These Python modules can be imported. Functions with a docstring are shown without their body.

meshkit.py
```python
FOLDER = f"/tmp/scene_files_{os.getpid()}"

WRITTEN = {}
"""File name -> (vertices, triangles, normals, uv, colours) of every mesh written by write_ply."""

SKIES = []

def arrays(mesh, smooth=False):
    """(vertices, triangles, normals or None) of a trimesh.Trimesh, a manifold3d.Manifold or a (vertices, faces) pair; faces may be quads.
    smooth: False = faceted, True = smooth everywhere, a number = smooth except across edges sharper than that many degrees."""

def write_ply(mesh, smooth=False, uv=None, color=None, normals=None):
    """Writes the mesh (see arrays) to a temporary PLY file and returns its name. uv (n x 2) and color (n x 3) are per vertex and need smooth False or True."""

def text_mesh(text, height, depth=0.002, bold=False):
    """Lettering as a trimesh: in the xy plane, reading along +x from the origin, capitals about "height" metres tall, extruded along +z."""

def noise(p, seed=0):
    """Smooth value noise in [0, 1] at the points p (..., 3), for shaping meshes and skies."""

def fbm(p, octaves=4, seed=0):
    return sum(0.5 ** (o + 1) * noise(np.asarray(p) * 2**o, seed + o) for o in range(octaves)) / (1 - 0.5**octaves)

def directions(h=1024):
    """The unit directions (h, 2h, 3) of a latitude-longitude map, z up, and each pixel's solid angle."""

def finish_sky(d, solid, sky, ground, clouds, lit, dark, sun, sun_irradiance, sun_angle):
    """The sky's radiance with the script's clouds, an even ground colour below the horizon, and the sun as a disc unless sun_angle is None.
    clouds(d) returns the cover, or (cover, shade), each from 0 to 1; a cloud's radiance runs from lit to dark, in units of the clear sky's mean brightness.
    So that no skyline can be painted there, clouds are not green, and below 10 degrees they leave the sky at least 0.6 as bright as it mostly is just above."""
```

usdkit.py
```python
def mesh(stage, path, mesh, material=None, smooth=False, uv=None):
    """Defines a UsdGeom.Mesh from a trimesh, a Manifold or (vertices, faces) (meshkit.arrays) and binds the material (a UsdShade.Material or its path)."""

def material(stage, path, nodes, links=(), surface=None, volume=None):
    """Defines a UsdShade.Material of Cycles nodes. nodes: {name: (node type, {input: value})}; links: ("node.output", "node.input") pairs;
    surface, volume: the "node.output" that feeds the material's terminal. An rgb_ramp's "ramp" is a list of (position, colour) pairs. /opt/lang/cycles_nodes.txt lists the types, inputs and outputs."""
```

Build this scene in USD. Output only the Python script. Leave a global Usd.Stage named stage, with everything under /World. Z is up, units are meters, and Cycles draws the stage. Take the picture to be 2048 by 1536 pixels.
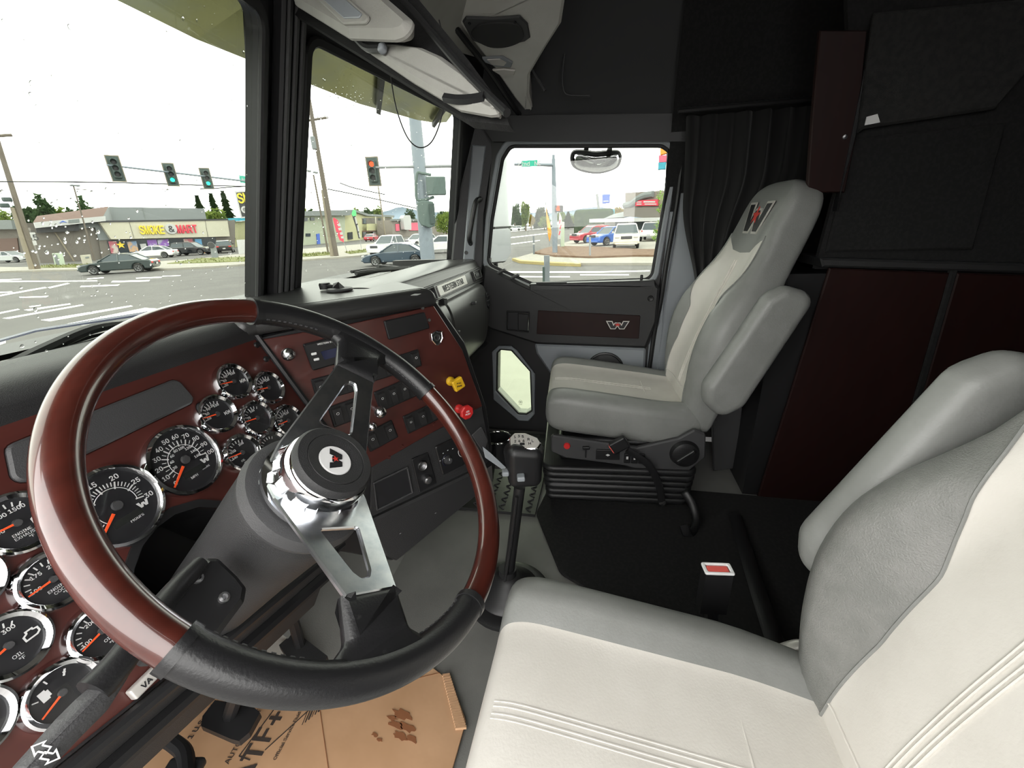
import math, random
import numpy as np, trimesh, manifold3d as m3, mapbox_earcut
from shapely.geometry import Polygon, Point, LineString, box as sbox
from shapely import affinity
from shapely.ops import unary_union
from pxr import Usd, UsdGeom, UsdLux, UsdShade, Gf, Sdf
import usdkit, meshkit

# ------------------------------------------------------------------ camera, sky, exposure
stage = Usd.Stage.CreateInMemory()
UsdGeom.SetStageUpAxis(stage, UsdGeom.Tokens.z)
UsdGeom.SetStageMetersPerUnit(stage, 1.0)
UsdGeom.Xform.Define(stage, '/World'); UsdGeom.Scope.Define(stage, '/World/Looks')
FPX, EXPOSURE = 840.0, 1.0
CAM = np.array([0, 0, 1.05])                       # cab floor is z = 0, street is z = GZ
_dn = np.array([92, 2200, FPX]); UPC = -_dn/np.linalg.norm(_dn)
_hf = np.array([0, 0, 1.]) - UPC[2]*UPC; _hf /= np.linalg.norm(_hf); _hr = np.cross(_hf, -UPC)
_hr = _hr if _hr[0] > 0 else -_hr
_a = math.radians(12.51)
MW = np.array([_hf*math.cos(_a)+_hr*math.sin(_a), _hf*math.sin(_a)-_hr*math.cos(_a), UPC])   # camera axes -> truck axes (X right, Y ahead, Z up)
camera = UsdGeom.Camera.Define(stage, '/World/camera')
camera.CreateHorizontalApertureAttr(36.0); camera.CreateVerticalApertureAttr(27.0)
camera.CreateFocalLengthAttr(36.0*FPX/2048); camera.CreateClippingRangeAttr(Gf.Vec2f(0.02, 3000))
camera.CreateExposureAttr(EXPOSURE)
_m = np.eye(4); _m[:3, 0] = MW[:, 0]; _m[:3, 1] = -MW[:, 1]; _m[:3, 2] = -MW[:, 2]; _m[:3, 3] = CAM
camera.AddTransformOp().Set(Gf.Matrix4d(*_m.T.ravel().tolist()))
dome = UsdLux.DomeLight.Define(stage, '/World/sky'); dome.CreateIntensityAttr(1.0); dome.CreateColorAttr(Gf.Vec3f(1.0, 0.985, 0.955))
GZ = -1.4

def ray(px, py): return MW @ np.array([(px-1024)/FPX, (py-768)/FPX, 1.0])
def at(px, py, axis, val):                          # the photo's point (px, py) on the plane axis = val
    d = ray(px, py); return CAM + d*((val-CAM[axis])/d[axis])
def on(px, py, p, n):                               # ... on the plane through p with normal n
    d = ray(px, py); return CAM + d*((np.asarray(p)-CAM) @ n)/(d @ n)
def V(*a): return np.array(a, float)
def unit(v): v = np.asarray(v, float); return v/np.linalg.norm(v)

# ------------------------------------------------------------------ materials
MATS = {}
def mat(name, col, rough=.5, metal=0., noise=None, bump=None, spec=.5, coat=0., trans=0., ior=1.5, sheen=0., stretch=None):
    """noise = (scale, second colour, low, high); bump = (scale, strength)"""
    n = {'p': ('principled_bsdf', dict(base_color=col, roughness=rough, metallic=metal, specular_ior_level=spec, coat_weight=coat, coat_roughness=.06, transmission_weight=trans, ior=ior, sheen_weight=sheen))}
    l = []
    if noise or bump: n['t'] = ('texture_coordinate', {}); n['m'] = ('mapping', dict(scale=stretch or (1, 1, 1))); l += [('t.object', 'm.vector')]
    if noise:
        n['n'] = ('noise_texture', dict(scale=noise[0], detail=4., roughness=.6)); n['r'] = ('rgb_ramp', {'ramp': [(noise[2], col), (noise[3], noise[1])]})
        l += [('m.vector', 'n.vector'), ('n.fac', 'r.fac'), ('r.color', 'p.base_color')]
    if bump:
        n['bn'] = ('noise_texture', dict(scale=bump[0], detail=3.)); n['b'] = ('bump', dict(strength=bump[1], distance=.002))
        l += [('m.vector', 'bn.vector'), ('bn.fac', 'b.height'), ('b.normal', 'p.normal')]
    MATS[name] = usdkit.material(stage, '/World/Looks/'+name, n, l, surface='p.BSDF'); return MATS[name]
def emit(name, col, s):
    MATS[name] = usdkit.material(stage, '/World/Looks/'+name, {'e': ('emission', dict(color=col, strength=s))}, surface='e.emission')
def pane(name, tint, base=.035):                    # thin glass: clear straight on, mirror-like at a glancing angle, the same from both sides
    MATS[name] = usdkit.material(stage, '/World/Looks/'+name, {'f': ('layer_weight', dict(blend=.5)), 'q': ('math', dict(math_type='power', value2=5.)), 'k': ('math', dict(math_type='multiply_add', value2=.8, value3=base)),
        'a': ('transparent_bsdf', dict(color=tint)), 'g': ('glossy_bsdf', dict(color=(1, 1, 1), roughness=.01)), 'x': ('mix_closure', {})},
        [('f.facing', 'q.value1'), ('q.value', 'k.value1'), ('k.value', 'x.fac'), ('a.BSDF', 'x.closure1'), ('g.BSDF', 'x.closure2')], surface='x.closure')
def leafmat(name, c1, c2, sc=3.):
    MATS[name] = usdkit.material(stage, '/World/Looks/'+name, {'o': ('geometry', {}), 'n': ('noise_texture', dict(scale=sc)), 'r': ('rgb_ramp', {'ramp': [(.35, c1), (.65, c2)]}), 'd': ('diffuse_bsdf', {}), 't': ('translucent_bsdf', {}), 'x': ('mix_closure', dict(fac=.3))},
        [('o.position', 'n.vector'), ('n.fac', 'r.fac'), ('r.color', 'd.color'), ('r.color', 't.color'), ('d.BSDF', 'x.closure1'), ('t.BSDF', 'x.closure2')], surface='x.closure')

mat('cream', (.60, .575, .53), .45, noise=(7, (.66, .635, .59), .35, .7), bump=(260, .12))
mat('greyleather', (.205, .21, .20), .42, noise=(9, (.24, .245, .235), .35, .7), bump=(240, .16))
mat('wornleather', (.165, .168, .158), .40, noise=(14, (.20, .20, .19), .4, .62), bump=(420, .45))
mat('wood', (.045, .009, .006), .28, noise=(5, (.07, .014, .009), .3, .7), coat=1., stretch=(1, 9, 9))
mat('panelwood', (.058, .014, .011), .36, noise=(4, (.075, .019, .015), .3, .7), coat=.35, stretch=(1, 8, 8))
mat('darkwood', (.013, .0042, .0036), .55, noise=(4, (.018, .0055, .0047), .3, .7), spec=.25, stretch=(6, 6, 1))
mat('blackleather', (.012, .012, .013), .36, noise=(60, (.05, .05, .05), .66, .85), bump=(420, .12))
mat('black', (.012, .012, .013), .42, bump=(500, .1))
mat('softblack', (.022, .022, .023), .55, bump=(700, .35))
mat('charcoal', (.05, .05, .052), .5, bump=(600, .25))
mat('dashgrey', (.020, .0205, .022), .42, bump=(600, .3))
mat('glovegrey', (.06, .06, .058), .30, bump=(700, .12), spec=.6)
mat('dashtop', (.026, .026, .026), .32, bump=(700, .12), spec=.6)
mat('headliner', (.30, .295, .27), .75, noise=(6, (.34, .335, .31), .4, .6), bump=(300, .2))
mat('consolegrey', (.52, .515, .48), .75, noise=(6, (.57, .565, .53), .4, .6), bump=(300, .2))
mat('darkliner', (.040, .041, .043), .85, bump=(400, .3))
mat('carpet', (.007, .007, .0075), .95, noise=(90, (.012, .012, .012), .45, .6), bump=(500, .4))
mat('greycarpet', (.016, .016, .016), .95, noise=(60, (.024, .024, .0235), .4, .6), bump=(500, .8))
mat('curtain', (.006, .006, .0065), .95, bump=(900, .3), sheen=.15)
mat('rubberfloor', (.15, .15, .14), .45, noise=(5, (.19, .19, .178), .35, .7), bump=(300, .2))
mat('rubber', (.015, .015, .016), .45)
mat('trimgrey', (.25, .27, .29), .45, bump=(500, .1))
mat('chrome', (.85, .86, .88), .06, 1.)
mat('softchrome', (.72, .73, .75), .2, 1.)
mat('polished', (.80, .82, .85), .24, 1., noise=(40, (.62, .66, .72), .4, .65))
mat('steel', (.45, .45, .46), .35, 1.)
mat('dial', (.012, .012, .014), .5)
mat('white', (.75, .75, .75), .6)
mat('print', (.62, .62, .62), .6)
mat('needle', (.95, .10, .02), .5)
mat('lcd', (.022, .024, .022), .22)
mat('lcdblue', (.01, .014, .05), .2)
mat('yellowknob', (.80, .47, .02), .35)
mat('redknob', (.62, .03, .03), .3)
mat('redtab', (.75, .12, .10), .4)
mat('card', (.38, .22, .115), .8, noise=(5, (.45, .27, .15), .35, .65), bump=(60, .15))
mat('cardprint', (.035, .025, .02), .85)
mat('stain', (.20, .075, .028), .7)
mat('silver', (.55, .53, .50), .35, .3)
mat('emblemred', (.55, .04, .03), .4)
mat('water', (1, 1, 1), .0, trans=1., ior=1.33)
mat('bluepaint', (.012, .022, .075), .18, coat=1.)
pane('glass', (.66, .685, .65)); pane('tintglass', (.93, 1., .86)); pane('gaugeglass', (1, 1, 1), .012)

# ------------------------------------------------------------------ mesh helpers
def cat(*ms):
    ms = [m for x in ms for m in (x if isinstance(x, list) else [x])]
    return trimesh.util.concatenate([m for m in ms if len(m.faces)])
def T(v, f): return trimesh.Trimesh(np.asarray(v, float), np.asarray(f, int), process=False)
def fr(o, x, y):
    x = unit(x); y = np.asarray(y, float); y = unit(y-(y@x)*x); m = np.eye(4); m[:3, 0], m[:3, 1], m[:3, 2], m[:3, 3] = x, y, np.cross(x, y), o; return m
def mv(m, F): m = m.copy(); m.apply_transform(F); return m
def mi(m, axis): 
    m = m.copy(); m.vertices[:, axis] *= -1; m.faces = m.faces[:, ::-1]; return m
def bx(c, s, F=None):
    m = trimesh.creation.box(s); m.apply_translation(c); return m if F is None else mv(m, F)
def rbox(c, s, r, F=None, k=1):
    r = min(r, min(s)*.499); b = trimesh.creation.icosphere(k, r).vertices; h = np.array(s)/2-r
    m = trimesh.Trimesh(np.vstack([b+h*np.array(q) for q in np.ndindex(2, 2, 2) for q in [np.array(q)*2-1]])).convex_hull
    m.apply_translation(c); return m if F is None else mv(m, F)
def hull(pts): return trimesh.Trimesh(np.asarray(pts, float)).convex_hull
def loft(R, ring=True, caps=True):
    R = np.asarray(R, float); n, k = R.shape[:2]; f = []
    i, j = np.meshgrid(np.arange(n-1), np.arange(k if ring else k-1), indexing='ij'); i, j = i.ravel(), j.ravel(); j2 = (j+1) % k
    a, b, c, d = i*k+j, i*k+j2, (i+1)*k+j2, (i+1)*k+j
    f = np.vstack([np.c_[a, b, c], np.c_[a, c, d]]); v = R.reshape(-1, 3)
    if caps and ring:
        v = np.vstack([v, R[0].mean(0), R[-1].mean(0)]); q = np.arange(k); q2 = (q+1) % k
        f = np.vstack([f, np.c_[q2, q, np.full(k, n*k)], np.c_[(n-1)*k+q, (n-1)*k+q2, np.full(k, n*k+1)]])
    return T(v, f)
def tube(p, r, n=10, closed=False, flat=None):
    """a tube along p; flat = (unit vector, factor) squashes the section along the vector"""
    p = np.asarray(p, float); m = len(p); r = np.broadcast_to(r, (m,))
    t = (np.roll(p, -1, 0)-np.roll(p, 1, 0)) if closed else np.gradient(p, axis=0)
    t = t/(np.linalg.norm(t, axis=1, keepdims=True)+1e-12); a = np.zeros_like(p)
    u = np.cross(t[0], [0, 0, 1.] if abs(t[0][2]) < .9 else [1., 0, 0])
    for i in range(m):
        u = u-(u@t[i])*t[i]; u = unit(u); a[i] = u
    b = np.cross(t, a); w = np.arange(n)*2*np.pi/n
    o = r[:, None, None]*(np.cos(w)[None, :, None]*a[:, None]+np.sin(w)[None, :, None]*b[:, None])
    if flat is not None: o = o - (1-flat[1])*(o@flat[0])[..., None]*flat[0]
    R = p[:, None]+o
    return loft(np.vstack([R, R[:1]]), caps=False) if closed else loft(R)
def lathe(prof, F=None, n=28):
    prof = np.array(prof, float); prof[:, 0] = np.maximum(prof[:, 0], prof[:, 0].max()*1e-3); w = np.arange(n)*2*np.pi/n
    R = np.stack([np.outer(prof[:, 0], np.cos(w)), np.outer(prof[:, 0], np.sin(w)), np.repeat(prof[:, 1:2], n, 1)], -1)
    m = loft(R); return m if F is None else mv(m, F)
def poly2(pts, r=0., q=4):
    g = pts if hasattr(pts, 'exterior') else Polygon(pts); g = g.buffer(0)
    return g.buffer(-r).buffer(r, quad_segs=q) if r else g
def _ring(c, d):
    c = np.asarray(c); a = c-np.roll(c, 1, 0); b = np.roll(c, -1, 0)-c
    na = np.c_[a[:, 1], -a[:, 0]]/(np.linalg.norm(a, axis=1, keepdims=True)+1e-12); nb = np.c_[b[:, 1], -b[:, 0]]/(np.linalg.norm(b, axis=1, keepdims=True)+1e-12)
    h = na+nb; return c - d*h/np.maximum((h*h).sum(1, keepdims=True)/2, .35)
def slab(g, th, F=None, bev=0.):
    """a flat shape (pts or polygon, holes allowed) in the frame's xy plane, from z=0 up to th, its edges chamfered"""
    g = poly2(g); out = []
    for p in getattr(g, 'geoms', [g]):
        if p.is_empty or p.area < 1e-9: continue
        rings = [np.array(p.exterior.coords)[:-1]]+[np.array(h.coords)[:-1] for h in p.interiors]
        rings = [r if (Polygon(r).exterior.is_ccw == (i == 0)) else r[::-1] for i, r in enumerate(rings)]
        lv = [(0, bev), (bev, 0), (th-bev, 0), (th, bev)] if bev else [(0, 0), (th, 0)]
        v, f, base = [], [], 0
        tops = [[_ring(r, d) for r in rings] for z, d in lv]; N = sum(map(len, rings))
        for (z, d), rs in zip(lv, tops):
            for r in rs: v.append(np.c_[r, np.full(len(r), z)])
        v = np.vstack(v); o = 0
        for r in rings:
            k = len(r); q = np.arange(k); q2 = (q+1) % k
            for L in range(len(lv)-1):
                a, b = L*N+o, (L+1)*N+o; f += [np.c_[a+q, a+q2, b+q2], np.c_[a+q, b+q2, b+q]]
            o += k
        e = np.cumsum([len(r) for r in rings]).astype(np.uint32)
        t0 = mapbox_earcut.triangulate_float64(np.vstack(tops[0]).astype(np.float64), e).reshape(-1, 3)
        a2 = np.vstack(tops[0]); ar = np.cross(a2[t0[:, 1]]-a2[t0[:, 0]], a2[t0[:, 2]]-a2[t0[:, 0]]); t0 = np.where((ar < 0)[:, None], t0[:, ::-1], t0).astype(int)
        f += [t0[:, ::-1], t0+(len(lv)-1)*N]; out.append(T(v, np.vstack(f)))
    m = cat(out); return m if F is None else mv(m, F)
def pillow(g, th, r, F=None, n=5):
    c = np.array(g.exterior.coords)[:-1]; c = c if g.exterior.is_ccw else c[::-1]; a = np.linspace(0, math.pi/2, n)
    lv = [(r*(1-math.sin(x)), r*(1-math.cos(x))) for x in a]; lv += [(d, th-z) for d, z in lv[::-1]]
    m = loft(np.array([np.c_[_ring(c, d), np.full(len(c), z)] for d, z in lv])); return m if F is None else mv(m, F)
def quad(a, b, c, d): return T([a, b, c, d], [[0, 1, 2], [0, 2, 3]])
def local(F, pts):                                  # world points -> the frame's xy
    P = np.asarray(pts, float); return (P-F[:3, 3]) @ F[:3, :2]
def pxpoly(F, pix):                                 # the photo's outline on the frame's plane
    return [tuple(local(F, on(x, y, F[:3, 3], F[:3, 2]))) for x, y in pix]
def arc(cx, cy, r, a0, a1, n=12): return [(cx+r*math.cos(math.radians(a)), cy+r*math.sin(math.radians(a))) for a in np.linspace(a0, a1, n)]
_txt = {}
def text(s, h, F=None, depth=.0006, bold=False, center=True):
    k = (s, bold)
    if k not in _txt: _txt[k] = meshkit.text_mesh(s, 1.0, 1.0, bold)
    m = _txt[k].copy(); m.apply_scale([h, h, depth])
    if center: m.apply_translation([-(m.bounds[0][0]+m.bounds[1][0])/2, -h/2, 0])
    return m if F is None else mv(m, F)
def smoothstep(x): x = np.clip(x, 0, 1); return x*x*(3-2*x)
def spline(P, n, closed=False):
    P = np.asarray(P, float); m = len(P)
    if closed: Q = np.vstack([P[-1], P, P[:2]]); s = m
    else: Q = np.vstack([2*P[0]-P[1], P, 2*P[-1]-P[-2]]); s = m-1
    out = []
    for u in np.linspace(0, s, n, endpoint=not closed):
        i = min(int(u), s-1); t = u-i; a, b, c, d = Q[i:i+4]
        out.append(.5*((2*b)+(c-a)*t+(2*a-5*b+4*c-d)*t*t+(3*b-a-3*c+d)*t**3))
    return np.array(out)

# ------------------------------------------------------------------ prims
_used, _inv = {}, {}
def _path(name, parent):
    base = (parent.GetPath() if parent else Sdf.Path('/World')); k = _used.get((base, name), -1)+1; _used[(base, name)] = k
    return base.AppendChild(name if k == 0 else f'{name}_{k:03d}')
def tag(o, label=None, category=None, group=None, kind=None):
    for k, v in (('label', label), ('category', category), ('group', group), ('kind', kind)):
        if v: o.SetCustomDataByKey(k, v)
    return o
def thing(name, label, category, loc=(0, 0, 0), rotz=0., group=None, kind=None):
    x = UsdGeom.Xform.Define(stage, _path(name, None)); x.AddTranslateOp().Set(Gf.Vec3d(*map(float, loc)))
    if rotz: x.AddRotateZOp().Set(float(math.degrees(rotz)))
    o = x.GetPrim(); m = trimesh.transformations.rotation_matrix(rotz, [0, 0, 1]); m[:3, 3] = loc; _inv[o.GetPath()] = np.linalg.inv(m)
    return tag(o, label, category, group, kind)
def part(name, mesh, material, parent=None, smooth=30, label=None, kind=None, loc=False):
    """one Mesh prim under its thing or part; mesh is in world coordinates, or with loc=True in the thing's own"""
    if isinstance(mesh, list): mesh = cat(mesh)
    p = _path(name, parent)
    if parent is not None:
        top = [q for q in parent.GetPath().GetPrefixes() if q in _inv]
        if top and not loc: mesh = mv(mesh, _inv[top[0]])
    o = usdkit.mesh(stage, str(p), mesh, MATS[material], smooth).GetPrim()
    return tag(o, label, kind=kind)
def single(name, mesh, material, label, category, smooth=30, group=None, kind=None):
    return tag(part(name, mesh, material, None, smooth), label, category, group, kind)

# ------------------------------------------------------------------ planes of the cab
XD = 2.0                                                            # passenger door's inner face
GPF = fr((.466, .647, .715), (1, 0, 0), (0, .371, .928))            # gauge panel
_A, _C, _D = V(.7206, .694, .832), V(1.038, .432, .862), V(1.11, .334, .383)
_n = unit(np.cross(_C-_A, _D-_A)); _n = _n if _n[1] < 0 else -_n
CPF = fr(_A, np.cross([0, 0, 1.], _n), [0, 0, 1.]); CPF = fr(_A, CPF[:3, 0], np.cross(_n, CPF[:3, 0]))
GLF = fr((1.0, .575, 0), (1, 0, 0), (0, 0, 1))                      # glove box face
DRF = fr((XD, 0, 0), (0, -1, 0), (0, 0, 1))                         # door
W0, WR, WT = V(1.0, .883, .877), V(1.93, .728, .90), V(1.0, .69, 1.496)
WRF = fr(W0, WR-W0, WT-W0)                                          # right windscreen pane
_l = lambda p: V(2.0-p[0], p[1], p[2])
WLF = fr(_l(WR), W0-_l(WR), WT-W0)
def off(F, z, x=0., y=0.): G = F.copy(); G[:3, 3] = F[:3, 3]+F[:3, 0]*x+F[:3, 1]*y+F[:3, 2]*z; return G
def ctr(F, px, py, z=0.): return off(F, z, *local(F, on(px, py, F[:3, 3], F[:3, 2])))

# ------------------------------------------------------------------ cab shell
S = 'structure'
single('floor', [bx((.9, -.5, -.02), (2.2, 3.4, .04))], 'rubberfloor', 'grey rubber cab floor mat between the two seats', 'floor', kind=S)
roof = [bx((.95, -1.1, 2.12), (2.3, 2.0, .04)), quad((-.1, -.1, 2.1), (2.05, -.1, 2.1), (2.05, .62, 1.56), (-.1, .62, 1.56)), quad((-.1, -.1, 2.12), (-.1, .66, 1.58), (2.05, .66, 1.58), (2.05, -.1, 2.12))]
single('ceiling', roof, 'headliner', 'pale fabric headliner high above the seats', 'ceiling', kind=S)
single('wall_back', bx((.95, -2.05, 1.0), (2.3, .04, 2.3)), 'greycarpet', 'dark carpeted rear wall of the sleeper behind the seats', 'wall', kind=S)
single('wall_left', bx((-.12, -1.45, 1.05), (.04, 1.2, 2.2)), 'greycarpet', 'dark carpeted left wall of the sleeper behind the driver', 'wall', kind=S)
sec = spline([(2.05, .0), (2.03, .5), (2.0, 1.0), (1.97, 1.36), (1.93, 1.6), (1.86, 1.9), (1.80, 2.14)], 24)
wr = np.array([[(x, y, z) for x, z in sec] for y in (-.24, -2.05)])
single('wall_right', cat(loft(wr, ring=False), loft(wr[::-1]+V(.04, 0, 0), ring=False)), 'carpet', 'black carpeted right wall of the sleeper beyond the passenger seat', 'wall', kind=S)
# dark liner above the door, from the door's head up to the roof
sec = spline([(2.0, 1.40), (1.985, 1.50), (1.95, 1.66), (1.88, 1.90), (1.80, 2.14)], 20)
wr = np.array([[(x, y, z) for x, z in sec] for y in (.60, -.26)])
o = single('wall_upper_right', cat(loft(wr, ring=False), loft(wr[::-1]+V(.04, 0, 0), ring=False)), 'darkliner', 'dark grey moulded liner above the passenger door', 'wall', kind=S)
def onx(px, py): return at(px, py, 0, 1.94)
part('pocket_outline', tube(spline([onx(1130, 110), onx(1126, 150), onx(1128, 182), onx(1140, 192), onx(1180, 193)], 24)-V(.012, 0, 0), .004, 6), 'charcoal', o)
single('wall_front', [bx((.95, 1.0, .40), (2.2, .05, .94)), bx((.95, .98, .86), (2.2, .3, .02))], 'black', 'black firewall below the dashboard', 'wall', kind=S)
single('wall_kick', [bx((2.03, .78, .45), (.04, .5, .9))], 'black', 'black kick panel ahead of the passenger door', 'wall', kind=S)

# windscreen: frame, glass, centre post
def screen(name, F, op, w, label):
    op = poly2(op, .035); out = Polygon([(-.02, -.16), (w+.14, -.16), (w+.14, .82), (-.02, .82)])
    o = thing(name, label, 'window', F[:3, 3], kind=S)
    part('window_frame', slab(out.difference(op), .03, off(F, -.03), .0), 'black', o)
    ring = op.buffer(.012).difference(op.buffer(-.010))
    part('rubber_seal', slab(ring, .014, off(F, .0), .004), 'rubber', o)
    part('glass_pane', slab(op.buffer(.006), .003, off(F, -.018)), 'glass', o)
    return o, op
opr = pxpoly(WRF, [(613, 74), (921, 231), (903, 540), (588, 640)])
win_r, opr = screen('window_1', WRF, opr, .95, 'passenger side windscreen pane spotted with rain drops')
wl = np.linalg.norm(WR-W0)
opl = [(wl-x, y) for x, y in np.array(opr.exterior.coords)]
win_l, opl = screen('window_2', WLF, opl, .8, 'driver side windscreen pane left of the centre post')
rng = np.random.default_rng(5)
drop = trimesh.creation.icosphere(1, 1.0); drop.vertices[:, 2] = np.maximum(drop.vertices[:, 2], -.1)*.45
def drops(F, spots, o):
    ms = []
    for x, y, s in spots:
        d = drop.copy(); d.apply_scale([s*rng.uniform(.8, 1.2), s*rng.uniform(.9, 1.5), s]); d.apply_translation([x, y, 0]); ms.append(mv(d, off(F, -.0185) @ np.diag([1, 1, -1, 1])))
    part('rain_drops', ms, 'water', o, smooth=True, kind='stuff')
def spread(F, op, n, c=None, r=None):
    out = []
    while len(out) < n:
        p = rng.uniform(op.bounds[:2], op.bounds[2:]) if c is None else rng.normal(local(F, on(*c, F[:3, 3], F[:3, 2])), r)
        if op.contains(Point(p)): out.append((*p, rng.choice([.0011, .0015, .002, .0026], p=[.4, .3, .2, .1])))
    return out
drops(WRF, spread(WRF, opr, 130)+spread(WRF, opr, 90, (700, 200), (.09, .03))+spread(WRF, opr, 40, (850, 340), (.05, .12))+spread(WRF, opr, 40, (650, 380), (.05, .1)), win_r)
drops(WLF, spread(WLF, opl, 330)+spread(WLF, opl, 60, (165, 480), (.05, .03)), win_l)
tdir = unit(WT-W0); b0, b1 = W0-tdir*.15, WT+tdir*.15
PF = fr(b0+V(0, -.018, 0), (1, 0, 0), tdir)
Lp = np.linalg.norm(b1-b0)
o = thing('trim_1', 'black rubber-lined centre post between the two windscreen panes', 'post', b0, kind=S)
part('post', slab([(-.036, 0), (.036, 0), (.036, Lp), (-.036, Lp)], .03, off(PF, -.012), .006), 'black', o)
for x in (-.022, 0, .022): part('rubber_strip', slab([(x-.007, 0), (x+.007, 0), (x+.007, Lp), (x-.007, Lp)], .008, off(PF, .017), .003), 'charcoal', o)
# passenger side A pillar and the header above the glass
apx = lambda x, y: on(x, y, (1.955, .62, 1.1), (-1, -.35, 0))
AF = fr(apx(950, 400), (.35, -1, 0), (0, 0, 1))
o = thing('trim_2', 'dark grey passenger side windscreen pillar with grab handle', 'pillar', apx(940, 530), kind=S)
part('pillar_panel', slab(pxpoly(AF, [(926, 225), (1000, 225), (1003, 300), (985, 330), (970, 430), (966, 545), (900, 545), (914, 400)]), .05, off(AF, -.05), .008), 'dashgrey', o)
part('pillar_strip', slab(pxpoly(AF, [(944, 290), (972, 292), (958, 400), (948, 520), (926, 520), (936, 400)]), .012, off(AF, 0), .005), 'trimgrey', o)
part('grab_handle', tube(spline([apx(962, 398)+V(-.01, 0, 0), apx(957, 405)+V(-.04, 0, 0), apx(950, 440)+V(-.045, 0, 0), apx(944, 475)+V(-.04, 0, 0), apx(942, 488)+V(-.005, 0, 0)], 24), .011, 10), 'black', o)
part('screw', lathe([(0, .004), (.008, .004), (.009, 0), (0, 0)], fr(apx(934, 505)+V(-.012, 0, 0), (.35, -1, 0), (0, 0, 1)), 12), 'charcoal', o)

# ------------------------------------------------------------------ dashboard
dash = thing('dashboard', 'black and red-wood truck dashboard wrapping round the driver', 'dashboard', (.7, .6, 0))
prof = spline([(.735, .60), (.70, .845), (.697, .862), (.702, .876), (.725, .892), (.77, .896), (.86, .89), (1.0, .86)], 30)
part('cowl', loft(np.array([[(x, y, z) for y, z in prof] for x in (-.1, .3, .74)]), ring=False), 'softblack', dash, smooth=60)
# gauge panel with the cut-out for the column
pt = local(GPF, on(520, 690, GPF[:3, 3], GPF[:3, 2])); pb = local(GPF, on(614, 812, GPF[:3, 3], GPF[:3, 2]))
b1_, b2_ = pxpoly(GPF, [(110, 1536), (335, 1354)]); sl = (b2_[1]-b1_[1])/(b2_[0]-b1_[0])
top = .162
gp = Polygon([(-.6, top), (pt[0]+(top-pt[1])*(pt[0]-pb[0])/(pt[1]-pb[1]), top), (pb[0]+.02, pb[1]-.12), (b2_[0]+.25, b2_[1]+.10), b2_, (-.6, b2_[1]+sl*(-.6-b2_[0]))])
hole = Polygon(pxpoly(GPF, [(268, 1200), (272, 1140), (288, 1095), (315, 1060), (350, 1034), (395, 1020), (440, 1022), (520, 1060), (560, 1150), (470, 1250), (330, 1260)])).buffer(.004)
disp = pxpoly(GPF, [(8, 893), (352, 757), (392, 803), (26, 979)])
disp = poly2(disp, .012)
part('gauge_panel', slab(gp.difference(hole).difference(disp), .006, off(GPF, -.006), .0015), 'panelwood', dash)
part('column_recess', [slab(hole.buffer(.02), .004, off(GPF, -.16)), slab(hole.buffer(.012).difference(hole), .16, off(GPF, -.156))], 'black', dash)
d = part('message_display', slab(disp.difference(disp.buffer(-.006)), .012, off(GPF, -.007), .003), 'charcoal', dash, label='black framed wide display, switched off')
part('screen', slab(disp.buffer(.004), .003, off(GPF, -.016)), 'lcd', d)
part('divider_strip', slab([(pt[0]-.006, top), (pt[0]+.006, top), (pb[0]+.022, pb[1]-.10), (pb[0]+.006, pb[1]-.10)], .012, off(GPF, -.002), .004), 'black', dash)
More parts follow.
